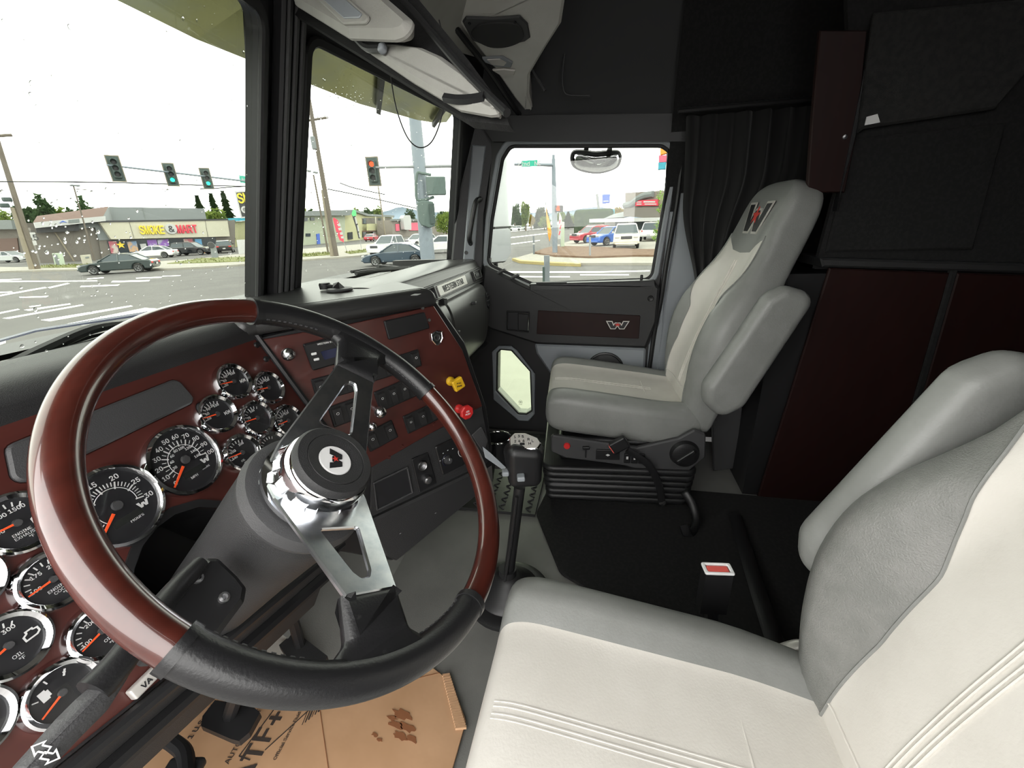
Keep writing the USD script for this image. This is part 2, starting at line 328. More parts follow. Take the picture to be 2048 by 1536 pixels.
for q in ((513, 690), (532, 718)): part('screw', lathe([(0, .004), (.005, .004), (.0065, 0), (0, 0)], ctr(GPF, *q), 12), 'black', dash)

def gauge(px, py, R, lab=None, ticks=(), nums=(), a0=None, needle=200., need_len=.62, caps=(), icon=None, big=False, red=None, arcline=False, inner=()):
    F = ctr(GPF, px, py); bi = .82 if big else .73
    g = part('gauge', lathe([(R*bi, .004), (R*(bi+.03), .009), (R*.88, .0125), (R*.95, .011), (R, .005), (R, 0), (R*bi, 0)], F, 44), 'chrome', dash, label=lab)
    part('dial', slab(Point(0, 0).buffer(R*(bi+.02), quad_segs=10), .005, F), 'dial', g, False)
    G = off(F, .0053); ms = []
    for a, ln, w in ticks:
        c, s = math.cos(math.radians(a)), math.sin(math.radians(a)); ro = (.56 if big else .66)*R
        ms.append(mv(bx((ro-ln*R/2, 0, 0), (ln*R, w*R, .0005)), G @ trimesh.transformations.rotation_matrix(math.radians(a), [0, 0, 1])))
    if arcline: ms.append(tube([(G @ V(*p, 0, 1))[:3] for p in arc(0, 0, R*.42, a0[0], a0[1], 40)], R*.010, 4))
    for s, a, rr, h in [q for q in tuple(nums)+tuple(inner) if q[0]]:
        c, sn = rr*R*math.cos(math.radians(a)), rr*R*math.sin(math.radians(a)); ms.append(text(s, h*R, off(G, 0, c, sn), .0004, True))
    for s, x, y, h in caps: ms.append(text(s, h*R*.8, off(G, 0, x*R*.85, y*R*.85), .0004))
    if icon == 'axle': ms += [mv(cat([bx((0, 0, 0), (.30*R, .035*R, .0005)), tube([V(*p, 0) for p in arc(0, 0, .08*R, 0, 360, 14)[:-1]], .016*R, 4, True), bx((-.14*R, 0, 0), (.04*R, .16*R, .0005)), bx((.14*R, 0, 0), (.04*R, .16*R, .0005))]), off(G, 0, .5*R, -.14*R))]
    if icon == 'engine':
        e = poly2([(-.2, -.12), (.1, -.12), (.2, -.05), (.2, .1), (.1, .12), (.1, .17), (-.1, .17), (-.1, .1), (-.2, .05)]); ms.append(mv(slab(affinity.scale(e.difference(e.buffer(-.045)), R, R, origin=(0, 0)), .0005), off(G, 0, .48*R, -.12*R)))
    if icon == 'pump': ms.append(mv(slab(affinity.scale(unary_union([sbox(-.12, -.16, .06, .16), sbox(.06, -.1, .12, .1)]), R, R, origin=(0, 0)), .0005), off(G, 0, -.28*R, .28*R)))
    if big: ms += [mv(cat(slab([(x*R*.13, y*R*.13) for x, y in WPOLY], .0004)), off(G, 0, .44*R, -.27*R))]
    if ms: part('marking', ms, 'print', g, smooth=False)
    if big: part('odometer', slab(sbox(-.30*R, -.46*R, .34*R, -.30*R), .0006, G), 'lcd', g)
    a = math.radians(needle); N = off(F, .0068) @ trimesh.transformations.rotation_matrix(a, [0, 0, 1])
    part('needle', slab([(.05*R if not big else .2*R, -.035*R), (need_len*R, -.022*R), (need_len*R, .022*R), (.05*R if not big else .2*R, .035*R)], .0012, N, .0003), 'needle', g)
    part('needle_hub', lathe([(0, .003), (.10*R, .003), (.12*R, 0), (0, 0)], off(F, .0058), 16), 'charcoal', g)
    part('lens', slab(Point(0, 0).buffer(R*(bi+.025), quad_segs=8), .001, off(F, .0085)), 'gaugeglass', g, False)
    return g
# the maker's winged W, unit width
WPOLY = [(-1, .55), (-.55, .55), (-.38, -.1), (-.22, .3), (.22, .3), (.38, -.1), (.55, .55), (1, .55), (.62, -.55), (.22, -.55), (0, .0), (-.22, -.55), (-.62, -.55)]
STAR = [(r*math.cos(math.radians(a)), r*math.sin(math.radians(a))) for k in range(5) for r, a in ((.34, 90+72*k), (.14, 126+72*k))]
def wlogo(F, w, parent, name='emblem', h=None, rim='silver', th=.003, loc=False):
    h = h or w; P = poly2([(x*w/2, y*h/2*1.25) for x, y in WPOLY])
    e = part(name, slab(P.buffer(w*.035, join_style=2), th, F), rim, parent, label='silver-edged winged W emblem', loc=loc)
    part('letter_face', slab(P.buffer(-w*.008), th, off(F, th*.4)), 'dial', e, loc=loc)
    part('star', slab([(x*w/2, y*h/2*1.3+.05*h) for x, y in STAR], th, off(F, th*.8)), 'emblemred', e, loc=loc)
sp = lambda f: f
R5 = .0590
tk = [(217-2.3*v, .17 if v % 10 == 0 else .10, .03 if v % 10 == 0 else .018) for v in range(0, 101, 5)]
gauge(366, 921, R5, 'large speedometer marked to 100 MPH, needle at zero', tk, [(str(v), 217-2.3*v, .67, .11) for v in range(0, 101, 10)], (-13, 217), 217, .80,
      [('MPH', -.06, -.60, .085), ('Miles', .40, -.53, .085)], big=True, arcline=True, inner=[(str(v), 217-2.3*v*.6214, .33, .065) for v in range(20, 161, 20)])
tk = [(217-7.67*v, .17 if v % 5 == 0 else .10, .03 if v % 5 == 0 else .018) for v in range(0, 31)]
gauge(229, 1013, R5, 'large tachometer marked to 30, needle at rest', tk, [(str(v), 217-7.67*v, .67, .11) for v in range(0, 31, 5)], (-13, 217), 217, .80, [('Hours', .20, -.56, .10)], big=True, arcline=True)
R2 = .0366
ar = lambda n, a, b: [(x, .14, .035) for x in np.linspace(a, b, n)]
ar2 = lambda s, a, b, h=.115: [(t, x, .45, h) for t, x in zip(s, np.linspace(a, b, len(s)))]
S5 = ('30', '60', '90', '120', '150')
SM = [
 (463, 765, 'small chrome gauge at the top of the cluster', S5, 'axle', 170, ()),
 (533, 777, 'small chrome gauge nearest the divider strip', S5, None, 168, ()),
 (430, 830, 'small chrome gauge with axle symbol', S5, 'axle', 172, ()),
 (510, 838, 'small chrome gauge marked 75 and 100', ('', '75', '', '100', ''), None, 170, ()),
 (572, 843, None, S5, None, 172, ()),
 (480, 907, 'small chrome gauge marked to 300', ('140', '200', '', '300'), None, 170, (('OIL', -.2, -.4, .12), ('°F', -.15, -.58, .12))),
 (541, 898, None, ('', '', ''), None, 175, ()),
 (101, 1160, 'chrome coolant gauge marked 100 to 250', ('100', '175', '250'), None, 183, (('ENGINE', -.05, -.34, .12), ('COOL', -.02, -.50, .12), ('°F', .05, -.66, .12))),
 (198, 1263, 'chrome gauge half behind the wheel rim', ('100', '', '200', ''), None, 190, (('OIL', .0, -.42, .13), ('°F', .03, -.62, .13))),
 (12, 1292, 'chrome gauge with engine symbol marked to 300', ('100', '200', '300'), 'engine', 190, (('OIL', .0, -.46, .13), ('°F', .03, -.64, .13))),
 (119, 1386, 'chrome fuel gauge with pump symbol, needle at empty', (), 'pump', 198, (('F', .38, .52, .15), ('E', .18, -.62, .15))),
 (29, 1048, 'chrome exhaust gauge marked 1000 and 1500', ('500', '1000', '1500'), 'engine', 178, (('ENGINE', -.05, -.36, .11), ('EXHAUST', .0, -.50, .11), ('°F', .08, -.64, .11))),
 (-88, 1170, None, ('50', '100'), None, 180, ()), (-72, 1455, None, ('50', '100'), None, 180, ()),
]
for x, y, lab, nm, ic, nd, cp in SM:
    gauge(x, y, R2 if (x, y) != (29, 1048) else .038, lab, ar(9, 185, 55) if nm else [(150, .14, .035), (100, .14, .035), (55, .2, .05)], ar2(nm, 182, 62), needle=nd, need_len=.68, caps=cp, icon=ic)
# winged label plates under the stalk
for k, (q, s) in enumerate((((262, 1315), 'BRKM'), ((282, 1367), 'VA'))):
    F = ctr(GPF, *q); e = part('switch_plate', rbox((0, 0, .006), (.034, .016, .012), .003, F), 'silver', dash)
    part('lettering', text(s, .0065, off(F, .0122), .0005, True), 'dial', e)

# centre panel
def cpx(*pix): return pxpoly(CPF, pix)
red = Polygon(cpx((522, 680), (700, 648), (868, 612), (925, 700), (965, 812), (860, 868), (744, 935), (660, 905), (608, 815)))
lowp = Polygon(cpx((745, 925), (860, 868), (965, 812), (981, 900), (940, 945), (740, 1045)))
kick = Polygon(cpx((735, 1038), (943, 940), (953, 985), (790, 1118), (768, 1108)))
P0 = Polygon(cpx((505, 690), (868, 604), (928, 690), (972, 820), (984, 905), (950, 990), (790, 1118), (690, 1100), (620, 900)))
part('center_body', slab(poly2(P0.buffer(.012)), .20, off(CPF, -.212), .004), 'black', dash)
part('center_panel', slab(poly2(red), .008, off(CPF, -.008), .0015), 'panelwood', dash)
part('lower_panel', slab(poly2(lowp, .004), .010, off(CPF, -.012), .003), 'softblack', dash)
part('kick_panel', slab(poly2(kick, .006), .04, off(CPF, -.025), .006), 'softblack', dash)
def knob_ball(px, py, r, name='round_knob', lab='polished chrome ball knob'):
    F = ctr(CPF, px, py, .0); part(name, [lathe([(0, .02)]+[(r*math.sin(t), .02+r-r*math.cos(t)) for t in np.linspace(.5, math.pi, 12)], F, 24), lathe([(r*.45, 0), (r*.4, .024), (0, .024)], F, 16)], 'softchrome', dash, smooth=50, label=lab)
knob_ball(570, 704, .014); knob_ball(750, 817, .0155); knob_ball(735, 846, .012)
# message module
mod = poly2(cpx((604, 688), (668, 672), (688, 722), (624, 740)), .003)
m_ = part('trip_module', slab(mod, .012, off(CPF, 0), .003), 'black', dash, label='black trip computer with blue screen and two oval buttons')
part('screen', slab(poly2(cpx((638, 702), (676, 692), (682, 708), (646, 718))), .001, off(CPF, .0122)), 'lcdblue', m_)
part('lettering', text('WESTERN STAR', .0038, ctr(CPF, 650, 684, .0122), .0005, True), 'white', m_)
for q in ((625, 706), (630, 717)): part('button', rbox((0, 0, 0), (.012, .006, .004), .002, ctr(CPF, *q, .013)), 'white', m_)
# vent, badge
v_ = part('air_vent', slab(poly2(cpx((766, 642), (847, 624), (857, 656), (776, 679)), .003).difference(poly2(cpx((771, 648), (844, 631), (851, 653), (780, 672)))), .010, off(CPF, -.002), .002), 'black', dash)
part('vent_back', slab(poly2(cpx((770, 646), (846, 629), (853, 655), (779, 674))), .002, off(CPF, -.001)), 'dial', v_)
for t in np.linspace(.06, .94, 8):
    a, b = np.array((774, 649))*(1-t)+np.array((842, 633))*t, np.array((782, 671))*(1-t)+np.array((849, 651))*t
    part('louver', slab(poly2(cpx(tuple(a-(1.4, 0)), tuple(a+(1.4, 0)), tuple(b+(1.4, 0)), tuple(b-(1.4, 0)))), .006, off(CPF, .001), .001), 'softblack', v_)
F = ctr(CPF, 873, 675); sh = poly2([(-.017, .014), (0, .019), (.017, .014), (.017, -.005), (.008, -.018), (0, -.022), (-.008, -.018), (-.017, -.005)], .002)
b_ = part('badge', slab(sh.difference(sh.buffer(-.0035)), .006, F, .0015), 'chrome', dash, label='chrome shield badge')
part('badge_face', slab(sh.buffer(-.003), .003, F), 'lcd', b_); part('badge_ring', lathe([(.009, 0), (.0085, .002), (.0075, .002), (.007, 0)], off(F, .003), 20), 'steel', b_)
# rocker switches
def rockers(c0, c1, n, w, h, blank=(), base=True, lab=None, marks=True):
    p0, p1 = local(CPF, on(*c0, CPF[:3, 3], CPF[:3, 2])), local(CPF, on(*c1, CPF[:3, 3], CPF[:3, 2]))
    u = unit(p1-p0) if n > 1 else V(1, 0); L = np.linalg.norm(p1-p0)
    F = fr((off(CPF, 0, *p0))[:3, 3], CPF[:3, 0]*u[0]+CPF[:3, 1]*u[1], CPF[:3, 1])
    pl = part('switch_bank', slab(poly2(sbox(-w*.62, -h*.58, L+w*.62, h*.58), .003), .006, off(F, -.001), .002), 'black', dash, label=lab)
    for k in range(n):
        x = L*k/max(n-1, 1); G = off(F, .005, x, 0)
        s = part('rocker_switch', hull([(sx*w*.42, sy*h*.46, 0) for sx in (-1, 1) for sy in (-1, 1)]+[(sx*w*.38, h*.43, .010) for sx in (-1, 1)]+[(sx*w*.38, -h*.05, .0045) for sx in (-1, 1)]+[(sx*w*.38, -h*.43, .003) for sx in (-1, 1)]).apply_transform(G), 'softblack', pl)
        if k not in blank and marks:
            TF = fr((G @ V(0, 0, .0, 1))[:3], G[:3, 0], unit(G[:3, 1]*h*.38-G[:3, 2]*.0015)); TF = off(TF, .0048)
            part('legend', [bx((0, -h*.14, 0), (w*.34, .0016, .0006)), bx((0, -h*.22, 0), (w*.42, .0013, .0006)), bx((0, -h*.30, 0), (w*.30, .0013, .0006))]+[mv(tube([V(*p, 0) for p in arc(0, h*.2, w*.13, 0, 360, 9)[:-1]], .0006, 4, True), fr((G @ V(0, 0, 0, 1))[:3], G[:3, 0], unit(G[:3, 1]*h*.48+G[:3, 2]*.0055)) @ trimesh.transformations.translation_matrix([0, 0, .0072]))], 'print', s, smooth=False)
rockers((640, 778), (698, 762), 3, .023, .048, lab='upper bank of black rocker switches behind the wheel')
rockers((800, 728), (829, 718), 2, .024, .040, lab='pair of grey-faced rocker switches')
rockers((763, 800), (828, 772), 4, .022, .048, lab='middle bank of four black rocker switches')
rockers((674, 830), (702, 820), 2, .025, .046, lab='pair of black rocker switches seen through the spoke')
rockers((742, 742), (776, 732), 2, .025, .046)
rockers((819, 846), (866, 824), 3, .022, .046, lab='lower bank of three black rocker switches')
rockers((744, 880), (778, 862), 2, .026, .046, lab='pair of black rocker switches above the pocket')
rockers((797, 1066), (800, 1065), 1, .024, .034); rockers((840, 1045), (843, 1044), 1, .024, .034, blank=(0,)); rockers((867, 1026), (870, 1025), 1, .024, .036)
# push-pull valves
def valve(px, py, col, shape, lab, txt):
    F = ctr(CPF, px, py); tilt = trimesh.transformations.rotation_matrix(.25, [0, 1, 0])
    k = part('brake_valve_knob', [lathe([(0, .042), (.0085, .042), (.0085, .012), (.013, .006), (.013, 0), (0, 0)], F, 20), slab(shape, .014, off(F, .036), .003)], col, dash, label=lab)
    part('lettering', [text(t, .0045, off(F, .0502, 0, y), .0005, True) for t, y in txt], 'dial' if col == 'yellowknob' else 'white', k)
valve(900, 762, 'yellowknob', affinity.rotate(poly2(sbox(-.0165, -.0165, .0165, .0165), .004), 18), 'yellow square parking brake knob', (('PULL', .004), ('PARK', -.004)))
valve(917, 817, 'redknob', Polygon([(.021*math.cos(a), .021*math.sin(a)) for a in np.arange(8)*math.pi/4+.39]), 'red octagonal trailer air supply knob', (('AIR', .004), ('PUSH', -.004)))
for q in ((845, 616), (858, 640)): part('screw', lathe([(0, .003), (.004, .003), (.005, 0), (0, 0)], ctr(CPF, *q), 10), 'steel', dash)
for q in ((804, 893), (778, 915), (868, 848)): part('screw', lathe([(0, .003), (.004, .003), (.005, 0), (0, 0)], ctr(CPF, *q), 10), 'panelwood', dash)
# lower black panel: pocket, sockets, climate controls
pk = poly2(cpx((745, 965), (815, 932), (826, 985), (752, 1022)), .004)
k_ = part('storage_pocket', slab(pk.difference(pk.buffer(-.005)), .008, off(CPF, -.002), .002), 'charcoal', dash); part('pocket_back', slab(pk.buffer(-.004), .002, off(CPF, -.001)), 'dial', k_)
sp_ = part('socket_plate', slab(poly2(cpx((822, 918), (855, 904), (872, 965), (838, 985)), .003), .006, off(CPF, -.001), .002), 'black', dash)
part('lighter_socket', lathe([(.010, 0), (.0135, .008), (.0125, .010), (.0105, .009), (.010, .001), (0, .001)], ctr(CPF, 841, 929, .005), 24), 'steel', sp_)
part('lighter_knob', lathe([(0, .016), (.008, .015), (.011, .011), (.012, .0), (0, 0)], ctr(CPF, 852, 957, .005), 24), 'steel', sp_)
cl = poly2(cpx((868, 893), (935, 862), (958, 912), (884, 950)), .006)
c_ = part('climate_panel', slab(cl, .008, off(CPF, -.001), .003), 'black', dash, label='black heater control panel with round knobs')
for q, r in (((893, 918), .013), ((925, 900), .014)):
    F = ctr(CPF, *q, .006); kk = part('control_knob', lathe([(0, .012), (r*.72, .012), (r*.8, .009), (r, 0), (0, 0)], F, 24), 'charcoal', c_)
    part('pointer', bx((.0, r*.4, .0125), (.0015, r*.6, .001), F), 'white', kk)
    part('temperature_scale', tube([(off(F, .0015) @ V(*p, 0, 1))[:3] for p in arc(0, 0, r*1.35, 100, 240, 20)], .0007, 4), 'lcdblue' if r < .0135 else 'white', kk)
for q in ((878, 920), (884, 905), (893, 899), (886, 915), (903, 896)): part('legend', rbox((0, 0, .0072), (.0035, .0025, .001), .0004, ctr(CPF, *q)), 'print', c_)
pv = poly2(cpx((942, 870), (962, 852), (975, 880), (966, 905)), .004); part('door_pull_pocket', slab(pv.difference(pv.buffer(-.004)), .006, off(CPF, -.001), .002), 'charcoal', dash)

# top of the centre section
foot = Polygon([tuple(_A[:2]+V(-.02, .012)), tuple(_A[:2]), tuple(_C[:2]), (1.062, .452), (1.20, .60), (1.30, .70), (1.30, .93), (.70, .96)])
ft = poly2(foot.buffer(.010), .02); Rr = []
for d, z in ((.010, .856), (.004, .860), (.0, .868), (.0, .878), (.004, .888), (.011, .896), (.022, .901), (.036, .903)):
    Rr.append(np.c_[_ring(np.array(ft.exterior.coords)[:-1] if ft.exterior.is_ccw else np.array(ft.exterior.coords)[:-1][::-1], d), np.full(len(ft.exterior.coords)-1, z)])
F = fr((0, 0, .80), (1, 0, 0), (0, 1, 0))
part('dash_top', [loft(np.array(Rr), caps=False), slab(ft.buffer(-.034), .003, off(F, .1002))], 'dashtop', dash, smooth=50)
part('top_label', slab(poly2([(-.012, -.009), (.012, -.009), (.012, .009), (-.012, .009)], .002), .0012, ctr(fr((0, 0, .9), (1, 0, 0), (0, 1, 0)), 832, 590)), 'charcoal', dash)
# glove box side
gprof = spline([(1.0, .86), (.80, .893), (.66, .905), (.60, .902), (.585, .893), (.581, .882), (.572, .86), (.560, .815), (.553, .80)], 34)
part('passenger_top', loft(np.array([[(x, y, z) for y, z in gprof] for x in (1.04, 1.5, 1.985)]), ring=False), 'glovegrey', dash)
gd = spline([(.556, .80), (.535, .785), (.520, .74), (.516, .68), (.525, .60), (.545, .53), (.59, .49), (.70, .47)], 30)
def gdoor(x0, x1): 
    xs = [x0, x0+.006, x1-.006, x1]; s = [.008, 0, 0, .008]
    return loft(np.array([[(x, y+q, z) for y, z in gd] for x, q in zip(xs, s)]), ring=False)
part('glove_door', gdoor(1.10, 1.405), 'glovegrey', dash, label='large grey glove box door')
r_ = part('glove_door', gdoor(1.415, 1.90), 'glovegrey', dash)
part('glove_gap', bx((1.41, .57, .65), (.03, .06, .32)), 'dial', dash)
F = fr(at(975, 601, 1, .5175), (1, 0, 0), (0, .1, 1)); ov = affinity.scale(Point(0, 0).buffer(.022), 1, 1.7)
e = part('vent_opening', slab(ov, .006, off(F, -.002), .002), 'dial', r_)
for y in (-.02, 0, .02): part('vent_fin', bx((0, y, .005), (.036, .004, .004), F), 'charcoal', e)
part('latch', rbox((0, 0, 0), (.022, .012, .03), .004, fr(at(946, 606, 1, .520), (1, 0, 0), (0, .1, 1))), 'charcoal', dash); part('latch', rbox((0, 0, 0), (.02, .012, .035), .004, fr(at(911, 665, 1, .520), (1, 0, 0), (0, .1, 1))), 'charcoal', dash)
SF = fr((1.6, .566, .838), (1, 0, 0), (0, .26, .966))
st = part('name_strip', slab(sbox(-.30, -.026, .37, .026), .006, off(SF, -.002), .002), 'glovegrey', dash)
part('strip_edge', [slab(sbox(-.30, y-.003, .37, y+.003), .006, off(SF, .002), .002) for y in (-.026, .026)], 'glovegrey', st)
pl = part('name_plate', slab(poly2(sbox(-.20, -.019, .12, .019), .004), .005, off(SF, .003), .001), 'silver', st, label='silver WESTERN STAR name plate')
part('lettering', text('WESTERN STAR', .022, off(SF, .008, -.04), .001, True), 'dial', pl)
v2 = part('strip_vent', slab(poly2(sbox(.22, -.021, .34, .021), .004).difference(sbox(.235, -.014, .325, .014)), .012, off(SF, .002), .003), 'glovegrey', st); part('vent_back', slab(sbox(.23, -.016, .33, .016), .003, off(SF, .003)), 'dial', v2); part('vent_tab', bx((.28, 0, .008), (.05, .012, .006), SF), 'charcoal', v2)
v3 = part('strip_vent', slab(poly2(sbox(-.30, -.024, -.235, .024), .004).difference(sbox(-.292, -.016, -.243, .016)), .012, off(SF, .002), .003), 'charcoal', st); part('vent_back', slab(sbox(-.295, -.02, -.24, .02), .003, off(SF, .002)), 'dial', v3)
part('under_tray', hull([(x, y, z) for x in (1.12, 1.985) for y, z in ((.545, .50), (.58, .485), (.78, .44), (.78, .46))]), 'glovegrey', dash)

# ------------------------------------------------------------------ passenger door
def dpx(*pix): return pxpoly(DRF, pix)
win = poly2(dpx((1018, 288), (1325, 287), (1345, 300), (1345, 330), (1306, 562), (1063, 571), (972, 531), (980, 440), (1001, 316)), .045, 8)
peep_o = poly2(dpx((985, 703), (998, 691), (1023, 691), (1035, 700), (1071, 747), (1070, 826), (1058, 840), (1038, 839), (988, 797)), .008)
peep_i = poly2(dpx((997, 705), (1003, 699), (1023, 701), (1060, 742), (1063, 819), (1053, 825), (1038, 824), (996, 779)), .006)
shell = Polygon(dpx((985, 262), (1372, 258), (1372, 300), (1318, 570), (1290, 760), (1280, 900), (960, 900), (930, 760), (955, 540)))
door = thing('door_1', 'passenger door with window, wood trim and low peep window', 'door', (XD, .2, .1), kind='structure')
part('door_shell', slab(shell.difference(win).difference(peep_i), .05, off(DRF, -.05)), 'black', door)
part('window_seal', slab(win.buffer(.020).difference(win.buffer(-.002)), .016, off(DRF, -.004), .005), 'trimgrey', door)
part('inner_seal', slab(win.buffer(.010).difference(win.buffer(-.012)), .012, off(DRF, -.03), .004), 'rubber', door)
part('glass_pane', slab(win.buffer(.01), .003, off(DRF, -.040)), 'glass', door, label='clear side window glass')
upper = poly2(dpx((972, 528), (1062, 571), (1308, 563), (1318, 572), (1312, 640), (1291, 692), (1075, 684), (985, 655), (960, 640)), .010)
part('upper_panel', slab(upper, .045, DRF, .012), 'softblack', door)
part('sill_ledge', slab(poly2([tuple(local(DRF, at(*p, 0, XD))) for p in ((1062, 566), (1308, 558), (1310, 572), (1062, 578))], .002), .058, off(DRF, -.012), .005), 'dashgrey', door)
sl_ = part('sill_slot', bx(tuple(at(1103, 567, 0, XD-.03)+V(0, 0, .004)), (.02, .14, .006)), 'dial', door)
wt = poly2(dpx((1079, 617), (1279, 627), (1276, 672), (1076, 663)), .004)
w_ = part('wood_trim', slab(wt, .006, off(DRF, .044), .0015), 'darkwood', door, label='dark red wood trim strip with winged W emblem')
wlogo(ctr(off(DRF, .0505), 1235, 650), .094, w_, h=.046)
pkt = poly2(dpx((1017, 617), (1063, 619), (1061, 661), (1017, 656)), .006)
h_ = part('handle_pocket', slab(pkt.difference(pkt.buffer(-.008)), .010, off(DRF, .042), .003), 'black', door); part('pocket_back', slab(pkt.buffer(-.006), .002, off(DRF, .0435)), 'dial', h_)
hd = poly2(dpx((1040, 622), (1061, 623), (1060, 657), (1040, 655)), .006)
l_ = part('door_handle', slab(hd, .014, off(DRF, .044), .003), 'black', door, label='black door release with chrome edge')
part('chrome_edge', tube(spline([(off(DRF, .058) @ V(*local(DRF, at(*q, 0, XD)), 0, 1))[:3] for q in ((1042, 622), (1059, 623), (1061, 628), (1060, 655))], 24), .0022, 6), 'chrome', l_)
for q in ((1301, 597),): part('screw', lathe([(.004, .003), (.011, .006), (.014, 0), (0, 0)], ctr(off(DRF, .044), *q), 16), 'black', door)
low = poly2(dpx((1070, 684), (1291, 694), (1286, 800), (1280, 840), (1150, 800), (1100, 742), (1075, 705)), .012)
part('lower_panel', slab(low, .03, off(DRF, 0), .010), 'trimgrey', door)
F = ctr(off(DRF, .030), 1210, 740); s_ = part('speaker_ring', lathe([(.076, 0), (.082, .006), (.088, .004), (.09, 0), (.076, 0)], F, 36), 'black', door); part('speaker_mesh', lathe([(0, .012), (.05, .008), (.078, .002), (.078, 0), (0, 0)], F, 36), 'softblack', s_)
part('peep_frame', slab(peep_o.difference(peep_i.buffer(.008)), .018, off(DRF, .0), .005), 'trimgrey', door); part('peep_seal', slab(peep_i.buffer(.012).difference(peep_i), .012, off(DRF, .0), .004), 'rubber', door)
pg = part('peep_glass', slab(peep_i.buffer(.006), .003, off(DRF, -.035)), 'tintglass', door, label='greenish peep window low in the door')
F = ctr(off(DRF, -.031), 1041, 804); part('glass_mark', [mv(tube([V(*p, 0) for p in arc(0, 0, .010, 0, 360, 20)[:-1]], .0006, 4, True), F), text('W', .009, F, .0004, True), text('E2 43R', .004, off(F, 0, -.001, -.015), .0004)], 'dial', pg)
part('window_lock', rbox((0, 0, 0), (.012, .012, .03), .004, fr(at(1283, 556, 0, XD-.01), (1, 0, 0), (0, 1, 0))), 'black', door)
for q in ((1003, 543), (1030, 553)): part('window_switch', rbox((0, 0, 0), (.03, .045, .014), .006, fr(at(*q, 0, XD-.028), (1, 0, 0), (0, 1, -.45))), 'charcoal', door)
single('wall_pillar_blocker', [bx((-.13, -.57, .8), (.05, .62, 1.7)), bx((-.12, .2, 1.85), (.05, 1.3, .6))], 'darkliner', 'dark pillar and liner on the driver side, pillar widened to block door light', 'wall', kind='structure')  # unseen pillar, carried forward to cut light onto the driver seat
# door jamb and rear pillar
o = thing('trim_3', 'pale grey door jamb pillar behind the passenger window', 'pillar', (XD, -.25, .1), kind='structure')
jp = lambda *q: [tuple(local(DRF, at(x, y, 0, XD))) for x, y in q]
part('jamb', slab(jp((1349, 285), (1375, 285), (1352, 470), (1330, 600), (1322, 760), (1290, 760), (1296, 690), (1316, 645), (1322, 570)), .05, off(DRF, -.045), .008), 'trimgrey', o)
part('door_seal', tube(spline([at(*q, 0, XD-.008) for q in ((1366, 300), (1355, 400), (1334, 520), (1322, 600), (1309, 665), (1296, 760))], 30), .010, 8), 'rubber', o)
part('pillar_panel', slab(jp((1366, 280), (1460, 280), (1460, 800), (1305, 800), (1330, 600), (1352, 470)), .04, off(DRF, -.03), .006), 'trimgrey', o)
single('trim_4', [hull([at(x, y, 0, xx) for x, y in ((950, 232), (1385, 226), (1385, 283), (985, 283)) for xx in (XD-.03, XD+.05)])], 'dashgrey', 'dark grey header rail above the passenger door window', 'header', kind='structure')

# ------------------------------------------------------------------ overhead: header, visor, console
HN = V(1.0, .69, 1.496)
o = thing('trim_5', 'pale moulded header trim over the passenger windscreen', 'header', (1.4, .6, 1.5), kind='structure')
hz = lambda x, y, z: at(x, y, 2, z)
# the header trim runs back and up from the glass's top edge
HF = fr(WT+V(0, -.02, .0), WR*V(1, 1, 0)+V(.02, -.10, 1.463)-WT*V(1, 1, 0), (0, -1, .62))
if (CAM-HF[:3, 3]) @ HF[:3, 2] < 0: HF = fr(HF[:3, 3], -HF[:3, 0], HF[:3, 1])
def hpx(*q): return pxpoly(HF, q)
part('header_shell', slab(Polygon(hpx((480, -60), (560, 8), (930, 233), (1012, 240), (1000, 205), (930, 110), (790, -60))), .012, off(HF, -.020)), 'carpet', o)
part('header_pad', slab(poly2(hpx((738, 97), (800, 96), (850, 104), (890, 122), (940, 158), (985, 200), (1014, 236), (985, 238), (925, 227), (830, 170), (745, 112)), .004), .016, off(HF, -.004), .006), 'headliner', o)
part('pad_slot', tube(spline([on(*q, HF[:3, 3], HF[:3, 2])+HF[:3, 2]*.012 for q in ((903, 211), (930, 215), (960, 214), (982, 210))], 20), .006, 6), 'black', o)
v = thing('sun_visor', 'pale grey sun visor folded up against the header', 'visor', on(700, 40, HF[:3, 3], HF[:3, 2]))
vz = off(HF, .02); vpx = lambda *q: pxpoly(off(HF, .042), q)
part('visor_board', slab(poly2(vpx((560, -70), (582, 0), (690, 66), (780, 68), (812, 58), (826, 42), (815, 28), (700, -70)), .014), .022, vz, .009), 'headliner', v)
part('visor_pocket', slab(poly2(vpx((600, -60), (625, -10), (690, 52), (756, 50), (690, -10), (650, -60)), .006), .006, off(vz, .021), .002), 'headliner', v)
part('visor_pocket_inner', slab(poly2(vpx((612, -60), (632, -12), (694, 44), (740, 43), (676, -12), (640, -60)), .004), .003, off(vz, .026), .001), 'trimgrey', v)
part('visor_clip', tube(spline([on(*q, vz[:3, 3], vz[:3, 2]) for q in ((712, 75), (735, 96), (765, 98))], 14), .006, 8), 'black', v)
part('clip_end', rbox((0, 0, 0), (.014, .012, .012), .004, fr(on(765, 97, vz[:3, 3], vz[:3, 2]), HF[:3, 0], HF[:3, 1])), 'trimgrey', v)
